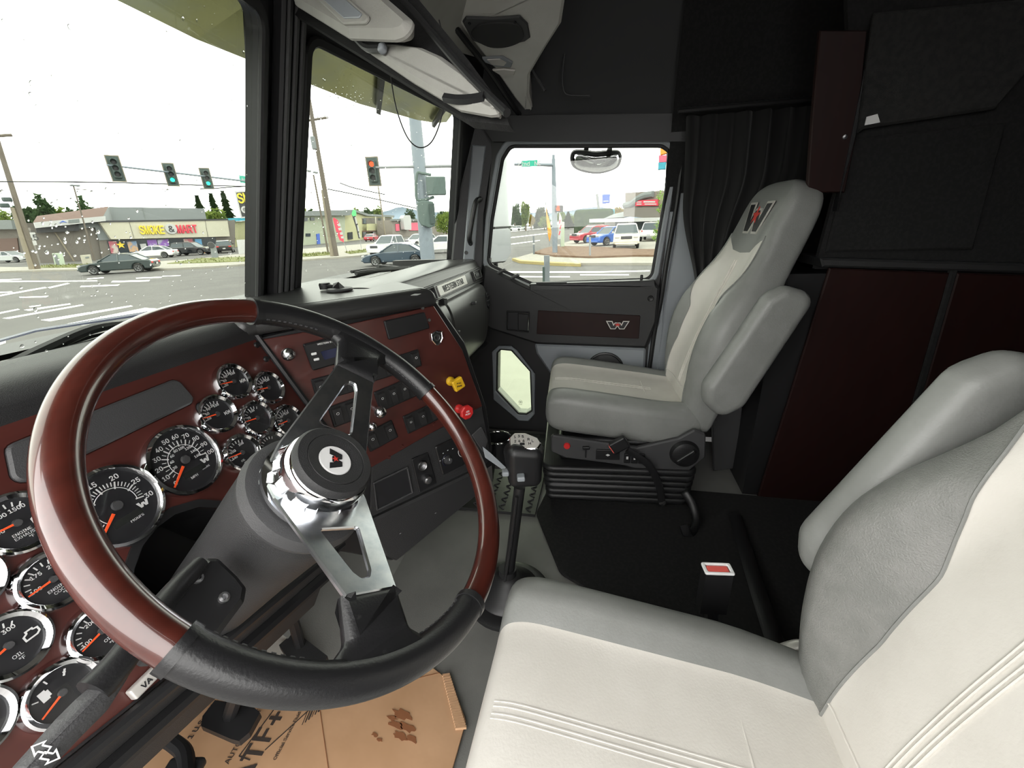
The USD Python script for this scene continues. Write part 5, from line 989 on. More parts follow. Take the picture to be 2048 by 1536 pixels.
cst = np.array(fp(SFc, (241, 490))[0]); part('yellow_star', slab([(cst[0]+x*1.5, cst[1]+y*1.5) for x, y in STAR], .05, off(SFc, .10)), 'signyellow', o)
for a in ((397, 498), (422, 498)): B = SFc[:3, 3]+SFc[:3, 0]*fp(SFc, a)[0][0]+SFc[:3, 2]*2.0; part('bollard', lathe([(0, 0), (.14, 0), (.14, 1.0), (.08, 1.1), (0, 1.12)], fr(B*V(1, 1, 0)+V(0, 0, GZ), (1, 0, 0), (0, 1, 0)), 12), 'orange', o)
# brown roofed neighbour on the left and the dark building at the edge
NF = off(SFc, -.3)
o = build('shop_building', 'grey walled shop with sloping brown roof and white sign board', NF, 5, fp(NF, (60, 455), (192.5, 447), (204.8, 523), (82, 527)), 'storegrey')
part('roof', hull([(off(NF, 1-d) @ V(*fp(off(NF, 1-d), q)[0], 0, 1))[:3] for q, d in (((66, 445), 0), ((205, 435), 0), ((217, 413), 3), ((74, 432), 3), ((66, 445), 1), ((205, 435), 1))]), 'brownroof', o)
part('sign_board', slab(fp(NF, (64, 446), (205, 433), (206, 443), (68, 457)), .5, off(NF, 1.1)), 'whitepaint', o); part('sign_mark', slab(fp(NF, (132, 441), (153, 439), (154, 446), (132, 447)), .06, off(NF, 1.6)), 'roofgrey', o); part('sign_mark', slab(fp(NF, (113, 447), (121, 442.5), (130, 446), (121, 445)), .06, off(NF, 1.6)), 'signblue', o)
part('soffit', slab(fp(NF, (70, 457), (155, 449), (156, 462), (72, 466)), .3, off(NF, .4)), 'signblack', o); part('drainpipe', tube([on(105, 457, NF[:3, 3], NF[:3, 2]), on(150, 525, NF[:3, 3]-NF[:3, 2]*-.6, NF[:3, 2])], .08, 6), 'polewoodpale', o)
DF = UP(VF((-40, 527), (52, 524))); DF = off(DF, -4)
o = build('low_building', 'low grey brown building at the left edge of the junction', DF, 10, fp(DF, (-40, 448), (44, 446), (52, 526), (-40, 528)), 'storegrey'); part('roof_fascia', slab(fp(DF, (-40, 440), (42, 440), (46, 458), (-40, 459)), 1.0, off(DF, .2)), 'roofgrey', o); part('shop_window', slab(fp(DF, (-20, 478), (36, 476), (40, 505), (-20, 507)), .1, off(DF, .05)), 'brownroof', o)
# pylon sign
PB = G_(505, 503); PS = FF(PB); PS = fr(PS[:3, 3], PS[:3, 0]*.94+unit((PB-CAM)*V(1, 1, 0))*-.3, (0, 0, 1)); PS = UP(PS)
py = thing('pylon_sign', 'tall black pylon sign lettered SMOKE MART in yellow and red', 'sign', PB)
bd = fp(PS, (472, 385), (533, 380.5), (543, 430), (484, 434)); bf = part('sign_board', slab(bd, .6, off(PS, -.6), .04), 'signblack', py)
part('sign_frame', slab(Polygon(bd).buffer(.16, join_style=2).difference(Polygon(bd).buffer(-.02)), .66, off(PS, -.62)), 'whitepaint', py)
def pyl(s, a, b, h0, h1, m):
    pa, pb = np.array(fp(PS, a, b)); hh = hpx_(PS, h0, h1); sc = np.linalg.norm(pb-pa)
    for k, ch in enumerate(s):
        cc = pa+(pb-pa)*((k+.5)/len(s)); t = text(ch, hh, None, .08, True); ex = t.extents[0]; t.apply_scale([min(1.25, sc/len(s)*.92/ex), 1, 1]); ang = math.atan2(*(pb-pa)[::-1]); part('sign_letter', mv(t, off(PS, .01, *cc) @ trimesh.transformations.rotation_matrix(ang, [0, 0, 1])), m, py, smooth=False)
pyl('SMOKE', (475, 397), (536, 392), (505, 385), (507, 404), 'signyellow'); pyl('MART', (497, 419), (539, 415.5), (518, 410), (520, 424), 'signred')
c = fp(PS, (490, 419.5))[0]; R_ = hpx_(PS, (490, 419.5), (490, 426.5)); part('sign_ring', lathe([(R_*.55, 0), (R_, 0), (R_, .08), (R_*.55, .08), (R_*.55, 0)], off(PS, .01, *c), 24), 'whitepaint', py)
part('sign_post', tube([vt(505, 432, PB), PB+V(.0, 0, 0)], .25, 8), 'roofgrey', py)
# yellowish apartment block behind it
YF = UP(VF((462, 500), (560, 494))); YF = off(YF, -12)
o = build('stucco_building', 'pale yellow block behind the shop with blue roof edge', YF, 4, fp(YF, (452, 444), (560, 438), (560, 496), (462, 502)), 'stuccoyellow'); part('roof_edge', slab(fp(YF, (450, 437), (515, 434), (562, 430), (562, 438), (516, 440), (455, 443)), 1.2, off(YF, -.4)), 'teal', o)
for q in (((452, 447), (462, 446), (466, 455), (455, 456)), ((535, 457), (541, 456), (543, 468), (537, 469)), ((460, 472), (468, 471), (471, 478), (463, 479))): part('window', slab(fp(YF, *q), .1, off(YF, .02)), 'darkglass', o)
part('wall_joint', slab(fp(YF, (490, 441), (492, 441), (500, 478), (498, 478)), .1, off(YF, .02)), 'brownroof', o)
# two storey motel
MFc = UP(VF((560, 497), (700, 484)))
o = build('motel', 'two storey pale green and yellow motel with railed balcony', MFc, 5, fp(MFc, (560, 430), (690, 426), (690, 486), (560, 497)), 'stuccogreen')
part('roof', slab(fp(MFc, (560, 424), (700, 420), (705, 423), (690, 431), (560, 433)), 6, off(MFc, -5)), 'roofgrey', o)
M2 = UP(VF((688, 485), (785, 473))); part('wall', slab(fp(M2, (688, 427), (708, 422), (735, 430), (785, 433), (785, 474), (688, 486)), 4, off(M2, -4)), 'stuccoyellow', o); part('roof', slab(fp(M2, (682, 424), (706, 419.5), (732, 428), (785, 431), (785, 435), (730, 432), (706, 424), (688, 428)), 4.6, off(M2, -4)), 'roofgrey', o)
part('balcony_rail', slab(fp(M2, (724, 448), (784, 447), (784, 461), (724, 462)), .4, off(M2, 1.2)), 'stuccoyellow', o); part('balcony_floor', slab(fp(M2, (724, 461.5), (784, 460.5), (784, 463), (724, 464)), 1.6, off(M2, 0)), 'brownroof', o); part('upper_recess', slab(fp(M2, (724, 436), (784, 436), (784, 448), (724, 448)), .1, off(M2, .02)), 'storegrey', o)
for q in (((605, 435), (614, 435), (614, 442), (605, 442)), ((620, 435), (628, 435), (628, 441), (620, 441)), ((611, 467), (620, 467), (620, 473), (611, 473))): part('window', slab(fp(MFc, *q), .1, off(MFc, .02)), 'darkglass', o)
part('door', slab(fp(MFc, (632, 468), (638, 467), (640, 490), (634, 491)), .1, off(MFc, .02)), 'signblue', o)
for q in (((694, 465), (703, 464), (704, 478), (695, 479)), ((724, 464), (732, 464), (732, 474), (724, 475)), ((744, 463), (750, 463), (750, 473), (744, 473)), ((760, 463), (766, 463), (766, 473), (760, 473)), ((725, 437), (731, 437), (731, 447), (725, 447)), ((756, 437), (760, 437), (760, 447), (756, 447))): part('window', slab(fp(M2, *q), .1, off(M2, .13)), 'darkglass', o)
for x in (740, 758, 775): part('balcony_post', slab(fp(M2, (x-.5, 434), (x+.5, 434), (x+1.5, 475), (x+.5, 475)), .2, off(M2, 1.4)), 'stucco', o)
# pink fronted store with white sign
KFc = UP(VF((785, 477), (905, 468))); o = build('pink_store', 'low store with pink panels and arched white pylon', KFc, 5, fp(KFc, (785, 440), (842, 440), (905, 442), (905, 468), (785, 477)), 'tan')
for q in (((790, 448), (797, 448), (798, 462), (791, 462)), ((817, 446), (836, 445), (837, 461), (818, 461))): part('pink_panel', slab(fp(KFc, *q), .2, off(KFc, .05)), 'pink', o)
part('white_pylon', slab(poly2(fp(KFc, (797, 436), (800, 431), (811, 431), (813, 438), (814, 460), (800, 460)), .3), 1.2, off(KFc, .3)), 'whitepaint', o); part('roof_edge', slab(fp(KFc, (783, 438), (905, 438), (905, 442), (783, 442)), 1, off(KFc, -.4)), 'roofgrey', o)
# store seen through the passenger window
RF = UP(VF((1208, 485), (1340, 487))); RF = off(RF, -6)
o = build('strip_store', 'grey strip mall store with arched front and red sign board', RF, 14, fp(RF, (1209, 444), (1340, 440), (1340, 482), (1209, 478)), 'whitepaint')
part('upper_front', slab(fp(RF, (1262, 386), (1345, 381), (1345, 437), (1261, 431)), 3, off(RF, -2)), 'tan', o); part('lower_front', slab(fp(RF, (1262, 415), (1345, 414), (1345, 438), (1261, 432)), .3, off(RF, 1.0)), 'storegrey', o)
ap = spline([on(x, y, RF[:3, 3], RF[:3, 2])+RF[:3, 2]*1.2 for x, y in ((1262, 411), (1275, 408), (1288, 398), (1303, 391), (1320, 388))], 20); part('front_arch', tube(ap, .35, 8), 'roofgrey', o)
part('sign_board', slab(fp(RF, (1286, 401), (1301, 400), (1301, 411), (1286, 412)), .3, off(RF, 1.05)), 'signred', o); part('sign_board', slab(fp(RF, (1301, 400), (1330, 399), (1330, 411), (1301, 411)), .3, off(RF, 1.05)), 'signred', o)
for a, b in (((1289, 403), (1299, 405)), ((1289, 407), (1299, 409)), ((1303, 402), (1326, 405)), ((1305, 407), (1328, 409))): part('sign_lettering', slab(fp(RF, a, (b[0], a[1]), b, (a[0], b[1])), .05, off(RF, 1.36)), 'whitepaint', o)
part('slope_roof', hull([(off(RF, z) @ V(*fp(off(RF, z), q)[0], 0, 1))[:3] for q, z in (((1207, 437), 1), ((1262, 433), 1), ((1262, 420), -1), ((1228, 428), -3), ((1240, 437), -3))]), 'roofgrey', o); part('canopy', slab(fp(RF, (1206, 437), (1345, 434), (1345, 441), (1206, 444)), 3, off(RF, -.5)), 'whitepaint', o)
for q in (((1232, 444), (1257, 443), (1257, 460), (1232, 462)), ((1266, 443), (1300, 442), (1300, 458), (1266, 459)), ((1306, 442), (1322, 442), (1322, 458), (1306, 458))): part('window', slab(fp(RF, *q), .1, off(RF, .05)), 'winglass', o)
single('hedge', [rbox(tuple(G_(1215, 478)*V(1, 1, 0)+V(12, 2.2, GZ+1.9)), (2, 6.2, 4.4), .6)], 'conifer', 'clipped dark green hedge beside the strip store', 'hedge')

# ------------------------------------------------------------------ poles, wires, signals
def pole(name, lab, q0, q1, r0, r1, m, category='utility pole', group=None):
    B = G_(*q0); Tp = vt(*q1, B); o = thing(name, lab, category, B, group=group); part('pole_shaft', tube([B, Tp], [r0, r1], 10), m, o); return o, B, Tp
o, B, Tp = pole('utility_pole', 'leaning brown wooden utility pole at the left edge', (76, 541), (-12, 260), .24, .17, 'polewood'); F = FF(B)
part('pole_brace', tube([vt(66, 541, B), vt(25, 415, B)], [.26, .16], 8), 'polewoodpale', o, label='pale timber brace strapped to the pole'); part('cross_arm', tube([vt(-40, 274, B), vt(24, 270, B)], .12, 6), 'polewood', o)
for q in ((14, 399), (9, 411)): part('pole_box', rbox(tuple(vt(*q, B)), (.6, .4, .35), .08), 'signalgreen', o)
o, B, Tp = pole('utility_pole', 'tall weathered wooden utility pole with transformer and cross arm', (673, 515), (611, 160), .24, .15, 'polewood')
part('pole_brace', tube([vt(665, 514, B), vt(645, 380, B)], [.2, .12], 8), 'polewoodpale', o); part('cross_arm', tube([vt(604, 243, B), vt(656, 235, B)], .09, 6), 'polewood', o); tr_ = vt(628, 286, B); part('transformer', lathe([(0, -.5), (.22, -.5), (.24, -.45), (.24, .45), (.2, .5), (0, .52)], fr(tr_, (1, 0, 0), (0, 1, 0)), 16), 'fasciagrey', o)
for k in range(4): part('insulator', lathe([(0, 0), (.06, 0), (.05, .16), (0, .18)], fr(vt(608+k*14, 241-k*2.1, B), (1, 0, 0), (0, 1, 0)), 8), 'whitepaint', o)
o, B, Tp = pole('street_lamp', 'slim dark lamp post with twin heads behind the wooden pole', (657, 508), (627, 350), .11, .07, 'polewood', 'street lamp')
for q in (617, 631): part('lamp_head', rbox(tuple(vt(q, 342 if q < 620 else 345, B)), (.55, .3, .15), .05), 'fasciagrey', o)
o, B, Tp = pole('street_lamp', 'thin street lamp before the brown roof', (190, 524), (147, 372), .10, .06, 'polewood', 'street lamp'); part('lamp_arm', tube([vt(149, 378, B), vt(176, 380, B)], .03, 5), 'polewood', o); part('lamp_head', rbox(tuple(vt(150, 371, B)), (.9, .4, .15), .05), 'fasciagrey', o)
def wire(name, lab, qs, depth, group=None):
    B = V(*depth, 0); P = [vt(x, y, np.append((B[:2]), GZ)) for x, y in qs]; single(name, tube(spline(P, 30), .035, 5), 'rubber', lab, 'wire', smooth=True)
wire('overhead_wire', 'long overhead wire above the smoke shop roof', ((-60, 363), (150, 364), (300, 367), (420, 371), (560, 374), (610, 374)), (33, 33)); wire('overhead_wire', 'overhead wire sagging from the wooden pole to the right', ((655, 378), (700, 387), (760, 400), (830, 416), (850, 420)), (38.9, 25.9)); wire('overhead_wire', 'upper overhead wire with splice boxes by the wooden pole', ((680, 366), (705, 375), (740, 383), (770, 389)), (39.6, 26.4)); wire('overhead_wire', 'faint span wire under the third traffic signal', ((400, 378), (440, 376), (465, 374), (505, 372)), (35, 35))
def signal(F, parent=None, lit=None, s=1., lab=None, grp=None):
    """three lamps in a black housing with a back plate; F: x across, y up, z the way it shines"""
    o = thing('traffic_signal', lab, 'traffic signal', F[:3, 3], group=grp); k = lambda m: mv(m, F @ np.diag([s, s, s, 1]))
    part('back_plate', k(slab(poly2(sbox(-.34, -.75, .34, .75), .05), .03, fr((0, 0, -.12), (1, 0, 0), (0, 1, 0)))), 'signalgreen', o); part('reflective_edge', k(slab(sbox(-.36, -.77, .36, .77).difference(sbox(-.31, -.72, .31, .72)), .034, fr((0, 0, -.122), (1, 0, 0), (0, 1, 0)))), 'polewoodpale', o)
    part('housing', k(rbox((0, 0, 0), (.36, 1.12, .24), .04)), 'signalgreen', o)
    for i, z in enumerate((.36, 0, -.36)):
        C = fr((0, z, .12), (1, 0, 0), (0, 1, 0)); part('lamp', k(lathe([(0, .03), (.10, .02), (.14, 0), (0, 0)], C, 16)), {0: 'redlamp', 2: 'greenlamp'}[i] if lit == i else 'signblack', o)
        a = np.linspace(-.4, math.pi+.4, 12); vis = np.array([[(.165*math.cos(t), z+.165*math.sin(t), d) for t in a] for d in (.10, .34)]); part('lamp_hood', k(cat(loft(vis, ring=False), loft(vis[::-1]*.985, ring=False))), 'signalgreen', o)
    return o
# far left mast with three signals
B = G_(541, 522); Tp = vt(503, 360, B); zA = vt(500, 367, B)[2]
mo = thing('signal_mast', 'blue grey signal mast with long arm carrying three signals', 'signal mast', B); part('mast_pole', tube([B, Tp], [.20, .13], 14), 'polegrey', mo)
A0, A1 = np.append(Tp[:2], zA), at(214, 330, 2, zA+.15); part('mast_arm', tube(spline([A0, A0+(A1-A0)*.06+V(0, 0, .12), A1], 16), np.linspace(.10, .05, 16), 8), 'polegrey', mo); part('pole_cap', lathe([(0, 0), (.12, 0), (.12, .3), (0, .34)], fr(Tp, (1, 0, 0), (0, 1, 0)), 10), 'polegrey', mo)
ad = unit((A1-A0)*V(1, 1, 0))
for q, lt, lb in (((231, 337), None, 'first traffic signal, at the free end of the long arm'), ((329, 350), 2, 'middle traffic signal on the long arm, green lit'), ((399, 358), 2, 'third traffic signal on the long arm, beside the green street sign')):
    t = (at(*q, 2, zA)-A0) @ ad; C = A0+ad*t; signal(fr(C, (.80, -.6, 0), (0, 0, 1)), lit=lt, lab=lb, s=1.0)
t = (at(478, 368, 2, zA)-A0) @ ad; C = A0+ad*t+V(0, 0, .25); F = UP(fr(C, ad*-1, (0, 0, 1))); sg = thing('street_sign', 'green street name sign on the mast arm before the smoke shop', 'street sign', C); part('sign_plate', slab(poly2(sbox(-1.15, -.28, 1.15, .28), .06), .03, F), 'signgreen', sg); part('lettering', text('Auburn Wy', .28, off(F, .031, 0, 0), .01, True), 'whitepaint', sg)
for q, m in (((524, 480), 'teal'), ((530, 501), 'teal')): part('pole_notice', rbox(tuple(vt(*q, B)+V(-.3, -.3, 0)), (.3, .3, 1.1), .05), m, mo)
# signal with red, over the junction
B2 = G_(858, 545); Tb = vt(828, 215, B2)
mp = thing('signal_mast', 'thick pale blue signal pole just beyond the windscreen corner', 'signal mast', B2); part('mast_pole', tube([B2-V(0, 0, .3), Tb], [.42, .30], 20), 'polegrey', mp); part('pole_base', lathe([(0, 0), (.5, 0), (.5, .1), (.44, .7), (0, .7)], fr(B2-V(0, 0, .05), (1, 0, 0), (0, 1, 0)), 16), 'polegrey', mp)
bz = lambda q: vt(*q, B2-unit((B2-CAM)*V(1, 1, 0))*.55)
FS = FF(B2-unit((B2-CAM)*V(1, 1, 0))*.55); FS = UP(FS)
def headbox(lab, out, th, fr_, z):
    o = thing('pedestrian_signal', lab, 'pedestrian signal', bz(out[0])); part('signal_housing', slab(poly2(fp(FS, *out), .05), th, off(FS, z), .04), 'cabinetdark', o); return o
mat('cabinetdark', (.10, .14, .13), .5)
o = headbox('square dark green pedestrian signal on the thick pole, seen from behind', ((851, 354), (890, 354), (892, 390), (854, 391)), .35, FS, -.1); part('signal_bracket', tube(spline([bz(q) for q in ((862, 350), (845, 347), (834, 349), (833, 395), (846, 400), (868, 394))], 30), .07, 8), 'cabinetdark', o)
o = headbox('tall dark green signal box below the square one on the thick pole', ((834, 405), (846, 401), (866, 404), (870, 452), (858, 456), (842, 450), (837, 440)), .55, FS, -.35); part('signal_visor', slab(poly2(fp(FS, (857, 408), (868, 407), (871, 447), (861, 449)), .03), .1, off(FS, .2), .02), 'signalgreen', o)
zc_ = vt(840, 334, B2)[2]; e0 = at(745, 335, 2, zc_); e1 = at(985, 331, 2, zc_); part('mast_arm', tube([e0, e1], [.05, .09], 8), 'polewhite', mp)
signal(UP(fr(e0+V(0, 0, -.18), (.28, -.96, 0), (0, 0, 1))), lit=0, lab='traffic signal showing red left of the thick pole', s=.9); part('mast_arm', tube([e0, e0+V(0, 0, -.5)], .05, 6), 'polewhite', mp)
o, B, Tp = pole('street_lamp', 'thin tan street lamp post below the red signal', (772, 480), (753, 350), .18, .10, 'polewoodpale', 'street lamp'); part('lamp_head', rbox(tuple(vt(755, 362, B)), (1.4, .8, .3), .1), 'fasciagrey', o)
# through the passenger window
B3 = G_(1110, 512); T3 = vt(1107, 318, B3); m3_ = thing('signal_mast', 'blue grey signal mast with street sign arm beyond the passenger window', 'signal mast', B3); part('mast_pole', tube([B3, vt(1109, 430, B3), T3], [.20, .19, .12], 14), 'polegrey', m3_)
zA3 = vt(1105, 330, B3)[2]; a3 = at(990, 328, 2, zA3); part('mast_arm', tube([T3*V(1, 1, 0)+V(0, 0, zA3), a3], [.11, .05], 8), 'polegrey', m3_)
part('pole_cap', lathe([(0, 0), (.1, 0), (.1, .25), (0, .28)], fr(T3, (1, 0, 0), (0, 1, 0)), 10), 'polegrey', m3_)
C = at(1059, 328, 2, zA3)-V(.15, 0, 0); F = UP(FF(C)); sg = thing('street_sign', 'green street name sign numbered 22nd on the mast arm', 'street sign', C); part('sign_plate', slab(poly2(fp(F, (1043, 322), (1075, 320), (1075, 332), (1043, 334)), .05), .03, F), 'signgreen', sg); part('lettering', text('22nd   NE', .26, off(F, .031, 0, 0), .01, True), 'whitepaint', sg)
PSF = FF(B3-V(.3, 0, 0)); PSF = UP(PSF); ps = thing('pedestrian_signal', 'pedestrian signal showing a red hand beside the mast', 'pedestrian signal', vt(1116, 418, B3)); part('signal_housing', slab(poly2(fp(PSF, (1110, 411), (1126, 411), (1126, 424), (1110, 424)), .04), .35, off(PSF, -.35), .03), 'signblack', ps)
hp_ = fp(PSF, (1116.5, 417.5))[0]; part('hand_symbol', [rbox((hp_[0], hp_[1]-.06, .02), (.20, .18, .03), .01, PSF)]+[rbox((hp_[0]-.075+.05*k, hp_[1]+.10, .02), (.036, .20, .03), .01, PSF) for k in range(4)]+[rbox((hp_[0]-.13, hp_[1]+.0, .02), (.04, .14, .03), .01, PSF)], 'redlamp', ps)
# bollards and marker posts
def post(lab, q0, q1, r, m, name='marker_post', extra=None):
    B = G_(*q0); o = thing(name, lab, 'post', B); part('post_shaft', tube([B, vt(*q1, B)], r, 10), m, o); return o, B
o, B = post('slim grey marker post at the kerb beside the side street', (1068, 512), (1067, 472), .07, 'bollardgrey'); part('post_band', tube([vt(1067.5, 486, B), vt(1067.5, 489, B)], .09, 10), 'whitepaint', o)
o, B = post('slim white marker post in the mulch before the blue car', (1180, 519), (1180, 474), .07, 'polewhite'); part('post_band', tube([vt(1180, 514, B), vt(1180, 519, B)], .12, 10), 'whitepaint', o)
o, B = post('grey bollard post with push button box near the truck', (1094, 580), (1093.5, 511), .11, 'bollardgrey', 'push_button_post'); part('button_box', rbox(tuple(vt(1088, 552, B)), (.14, .10, .7), .03), 'signalgreen', o)
# ground boxes and banners
def gbox(name, lab, q, m, category, depth=.7, z=.15):
    B = G_(*q[0]); F = UP(FF(B)); o = thing(name, lab, category, B); part('box_body', slab(poly2(fp(F, *q), .03), depth, off(F, -depth), .03), m, o); return o, F
o, F = gbox('utility_cabinet', 'pale green utility cabinet beside the leaning pole', ((111, 534), (132, 534), (125, 506), (104, 507)), 'cabinetgreen', 'utility cabinet'); part('cabinet_door', slab(fp(F, (113, 531), (120, 531), (114, 509), (107, 510)), .04, F), 'fasciagrey', o)
o, F = gbox('utility_cabinet', 'cream utility cabinet near the beer glass banner', ((166, 531), (186, 531), (181, 509), (160, 511)), 'stucco', 'utility cabinet'); part('cabinet_vent', slab(fp(F, (170, 514), (178, 513), (178, 516), (171, 517)), .04, F), 'roofgrey', o)
o, F = gbox('utility_pedestal', 'pale grey pedestal with round gauge on the grass island', ((424, 519), (439, 520), (431, 489), (419, 486)), 'fasciagrey', 'utility cabinet', .4); part('gauge_head', lathe([(0, .15), (.3, .15), (.34, 0), (0, 0)], off(F, .0, *fp(F, (422, 490))[0]), 16), 'signblack', o)
o, F = gbox('light_box_sign', 'blank white light box sign on the grass island', ((478, 511), (509, 511), (501, 479), (473, 480)), 'whitepaint', 'sign', .5); part('sign_leg', slab(fp(F, (474, 511), (512, 511), (514, 519), (478, 520)), .2, off(F, -.4)), 'storegrey', o)
B = G_(80, 535); F = UP(FF(B)); o = thing('speed_sign', 'white speed limit sign on a thin post by the leaning pole', 'sign', B); part('sign_post', tube([B, vt(57, 463, B)], .05, 6), 'steel', o); pl = part('sign_plate', slab(fp(F, (55, 465), (70, 464.5), (74, 480), (60, 480.5)), .04, off(F, .06)), 'whitepaint', o); c = fp(F, (64.5, 475))[0]; part('lettering', [text('35', .55, off(F, .10, *c), .02, True), text('SPEED', .18, off(F, .10, c[0], c[1]+.62), .02, True)], 'signblack', pl); part('lower_plate', slab(fp(F, (64, 482), (72, 481), (74.5, 490), (66.5, 491)), .04, off(F, .06)), 'whitepaint', o)
bn = thing('beer_banner', 'feather banner shaped like a glass of beer by the shop corner', 'banner', G_(203, 520)); F = UP(FF(G_(203, 520)))
for q, m in (((186, 493), (194, 489), (197, 495), (188, 498)), 'whitepaint'), (((188, 498), (197, 495), (201, 505), (191, 507)), 'orange'), (((191, 507), (201, 505), (204, 513), (196, 515)), 'signyellow'): part('banner_cloth', slab(fp(F, *q), .05, F), m, bn)
part('banner_pole', tube([G_(203, 520), vt(187, 490, G_(203, 520))], .04, 5), 'steel', bn)
def feather(lab, q0, qs, m, marks=(), mm='whitepaint'):
    B = G_(*q0); F = UP(FF(B)); o = thing('feather_banner', lab, 'banner', B); part('banner_cloth', slab(poly2(fp(F, *qs), .02), .05, F), m, o); part('banner_pole', tube([B, vt(*qs[0], B)], .035, 6), 'polewhite', o)
    for q in marks: part('banner_mark', slab(fp(F, *q), .02, off(F, .05)), mm, o)
    return o, F
feather('red feather banner with white lettering by the wooden pole', (694, 503), ((688, 485), (687, 476), (676, 441), (668, 435), (666, 438), (672, 462), (679, 480)), 'bannerred', [((674, 448), (680, 446), (682, 452), (677, 453)), ((676, 456), (683, 455), (684, 460), (678, 461)), ((679, 465), (685, 464), (686, 469), (681, 470)), ((681, 473), (687, 472), (688, 477), (683, 477))])
o, F = feather('black and white feather banner with green top', (723, 500), ((720, 477), (716, 450), (711, 432), (705, 425), (703, 428), (712, 455), (717, 477)), 'signblack', [((709, 434), (712, 434), (715, 447), (712, 448)), ((714, 450), (716, 450), (719, 462), (716, 463)), ((717, 465), (719, 465), (722, 475), (719, 475))]); part('banner_tip', slab(fp(F, (703, 428), (706, 419), (712, 421), (713, 431), (706, 433)), .06, F), 'bannergreen', o)
feather('orange feather banner left of the blue grey mast', (1099, 492), ((1091, 402), (1094, 424), (1100, 445), (1103, 466), (1099, 484), (1096, 470), (1093, 440)), 'orange', [((1097, 446), (1099, 446), (1101, 458), (1098, 458))], 'signyellow')
feather('white and red striped feather banner right of the mast', (1121, 500), ((1119, 424), (1124, 436), (1123, 460), (1122, 478), (1116, 478), (1117, 450)), 'whitepaint', [((1119, 440), (1121, 440), (1120, 447), (1118, 447)), ((1121, 450), (1123, 450), (1121, 458), (1119, 458)), ((1119, 462), (1121, 462), (1119, 470), (1117, 470))], 'signred')
o, F = gbox('control_cabinet', 'grey green control cabinet beside the red car', ((1120, 499), (1129, 499), (1129, 444), (1122, 443)), 'cabinetgreen', 'utility cabinet', .5)
B = G_(1203, 470); F = UP(FF(B)); o = thing('plaza_sign', 'blue plaza sign boards on a white post beside the strip store', 'sign', B); part('sign_post', tube([B, vt(1194, 388, B)], .2, 8), 'polewhite', o); pl = part('sign_board', slab(fp(F, (1204, 419), (1229, 419), (1229, 433), (1206, 434)), .4, off(F, .2), .04), 'teal', o); part('sign_mark', slab(fp(F, (1209, 422), (1215, 422), (1215, 431), (1209, 431)), .05, off(F, .6)), 'signgreen', pl); part('sign_lettering', slab(fp(F, (1217, 424), (1227, 424), (1227, 426), (1217, 426)), .05, off(F, .6)), 'whitepaint', pl)
p2 = part('sign_board', slab(fp(F, (1205, 389.5), (1220, 389), (1219, 406), (1205, 408)), .4, off(F, .2), .04), 'signblue', o); part('sign_lettering', slab(fp(F, (1206.5, 402), (1217, 401.5), (1217, 403.5), (1206.5, 404)), .05, off(F, .6)), 'whitepaint', p2)
B = G_(1322, 494)+V(0, -.8, 0); F = UP(FF(B)); o = thing('shop_pylon', 'tall dark pylon sign at the rear edge of the passenger window', 'sign', B); part('pylon_post', tube([B+V(0, 0, .05), vt(1337, 436, B)], .3, 8), 'roofgrey', o); part('pylon_board', slab(fp(F, (1333, 305), (1352, 304), (1344, 440), (1329, 440)), .8, off(F, -.8), .04), 'signblack', o)
for q, m in ((((1318, 311), (1334, 310), (1333, 324), (1318, 325)), 'pink'), (((1317, 325), (1332, 324), (1331, 338), (1316, 339)), 'teal'), (((1321, 297), (1345, 291), (1346, 303), (1321, 310)), 'orange')): part('pylon_panel', slab(fp(F, *q), .5, off(F, -.5), .03), m, o)
for y in (318, 330, 344, 356): part('pylon_letter', slab(poly2(fp(F, (1338, y), (1345, y-1), (1344, y+8), (1337, y+8)), .1).difference(poly2(fp(F, (1340, y+2), (1343, y+2), (1342.5, y+6), (1339.5, y+6)))), .05, F), 'whitepaint', o)

# ------------------------------------------------------------------ cars
PRO = {  # lower body outline, cabin outline (x forward, z up), L, W
 'sedan': ([(-2.38, .48), (-2.36, .80), (-2.25, .93), (-1.5, .98), (.9, .95), (1.5, .86), (2.1, .74), (2.36, .60), (2.40, .40), (2.25, .25), (-2.2, .27)], [(-1.75, .95), (-1.05, 1.36), (-.4, 1.46), (.15, 1.44), (1.05, .93)], 1.82, .33, (1.42, -1.40)),
 'suv': ([(-2.35, .50), (-2.36, .95), (-2.25, 1.08), (.95, 1.08), (1.6, 1.02), (2.15, .92), (2.36, .78), (2.38, .45), (2.25, .30), (-2.2, .32)], [(-2.28, 1.05), (-2.0, 1.55), (-1.6, 1.68), (.1, 1.66), (.4, 1.6), (1.10, 1.06)], 1.88, .37, (1.42, -1.38)),
 'bigsuv': ([(-2.6, .55), (-2.62, 1.10), (-2.5, 1.20), (1.15, 1.20), (2.3, 1.15), (2.52, 1.02), (2.56, .55), (2.45, .38), (-2.5, .42)], [(-2.5, 1.18), (-2.35, 1.80), (-2.1, 1.90), (.2, 1.88), (.45, 1.82), (1.25, 1.18)], 2.04, .40, (1.62, -1.45)),
 'pickup': ([(-2.9, .60), (-2.92, 1.12), (-1.2, 1.14), (1.15, 1.14), (2.3, 1.08), (2.62, .95), (2.66, .55), (2.5, .40), (-2.8, .48)], [(-1.05, 1.12), (-.95, 1.78), (-.6, 1.86), (.2, 1.85), (.45, 1.78), (1.2, 1.12)], 2.0, .40, (1.75, -1.75)),
}
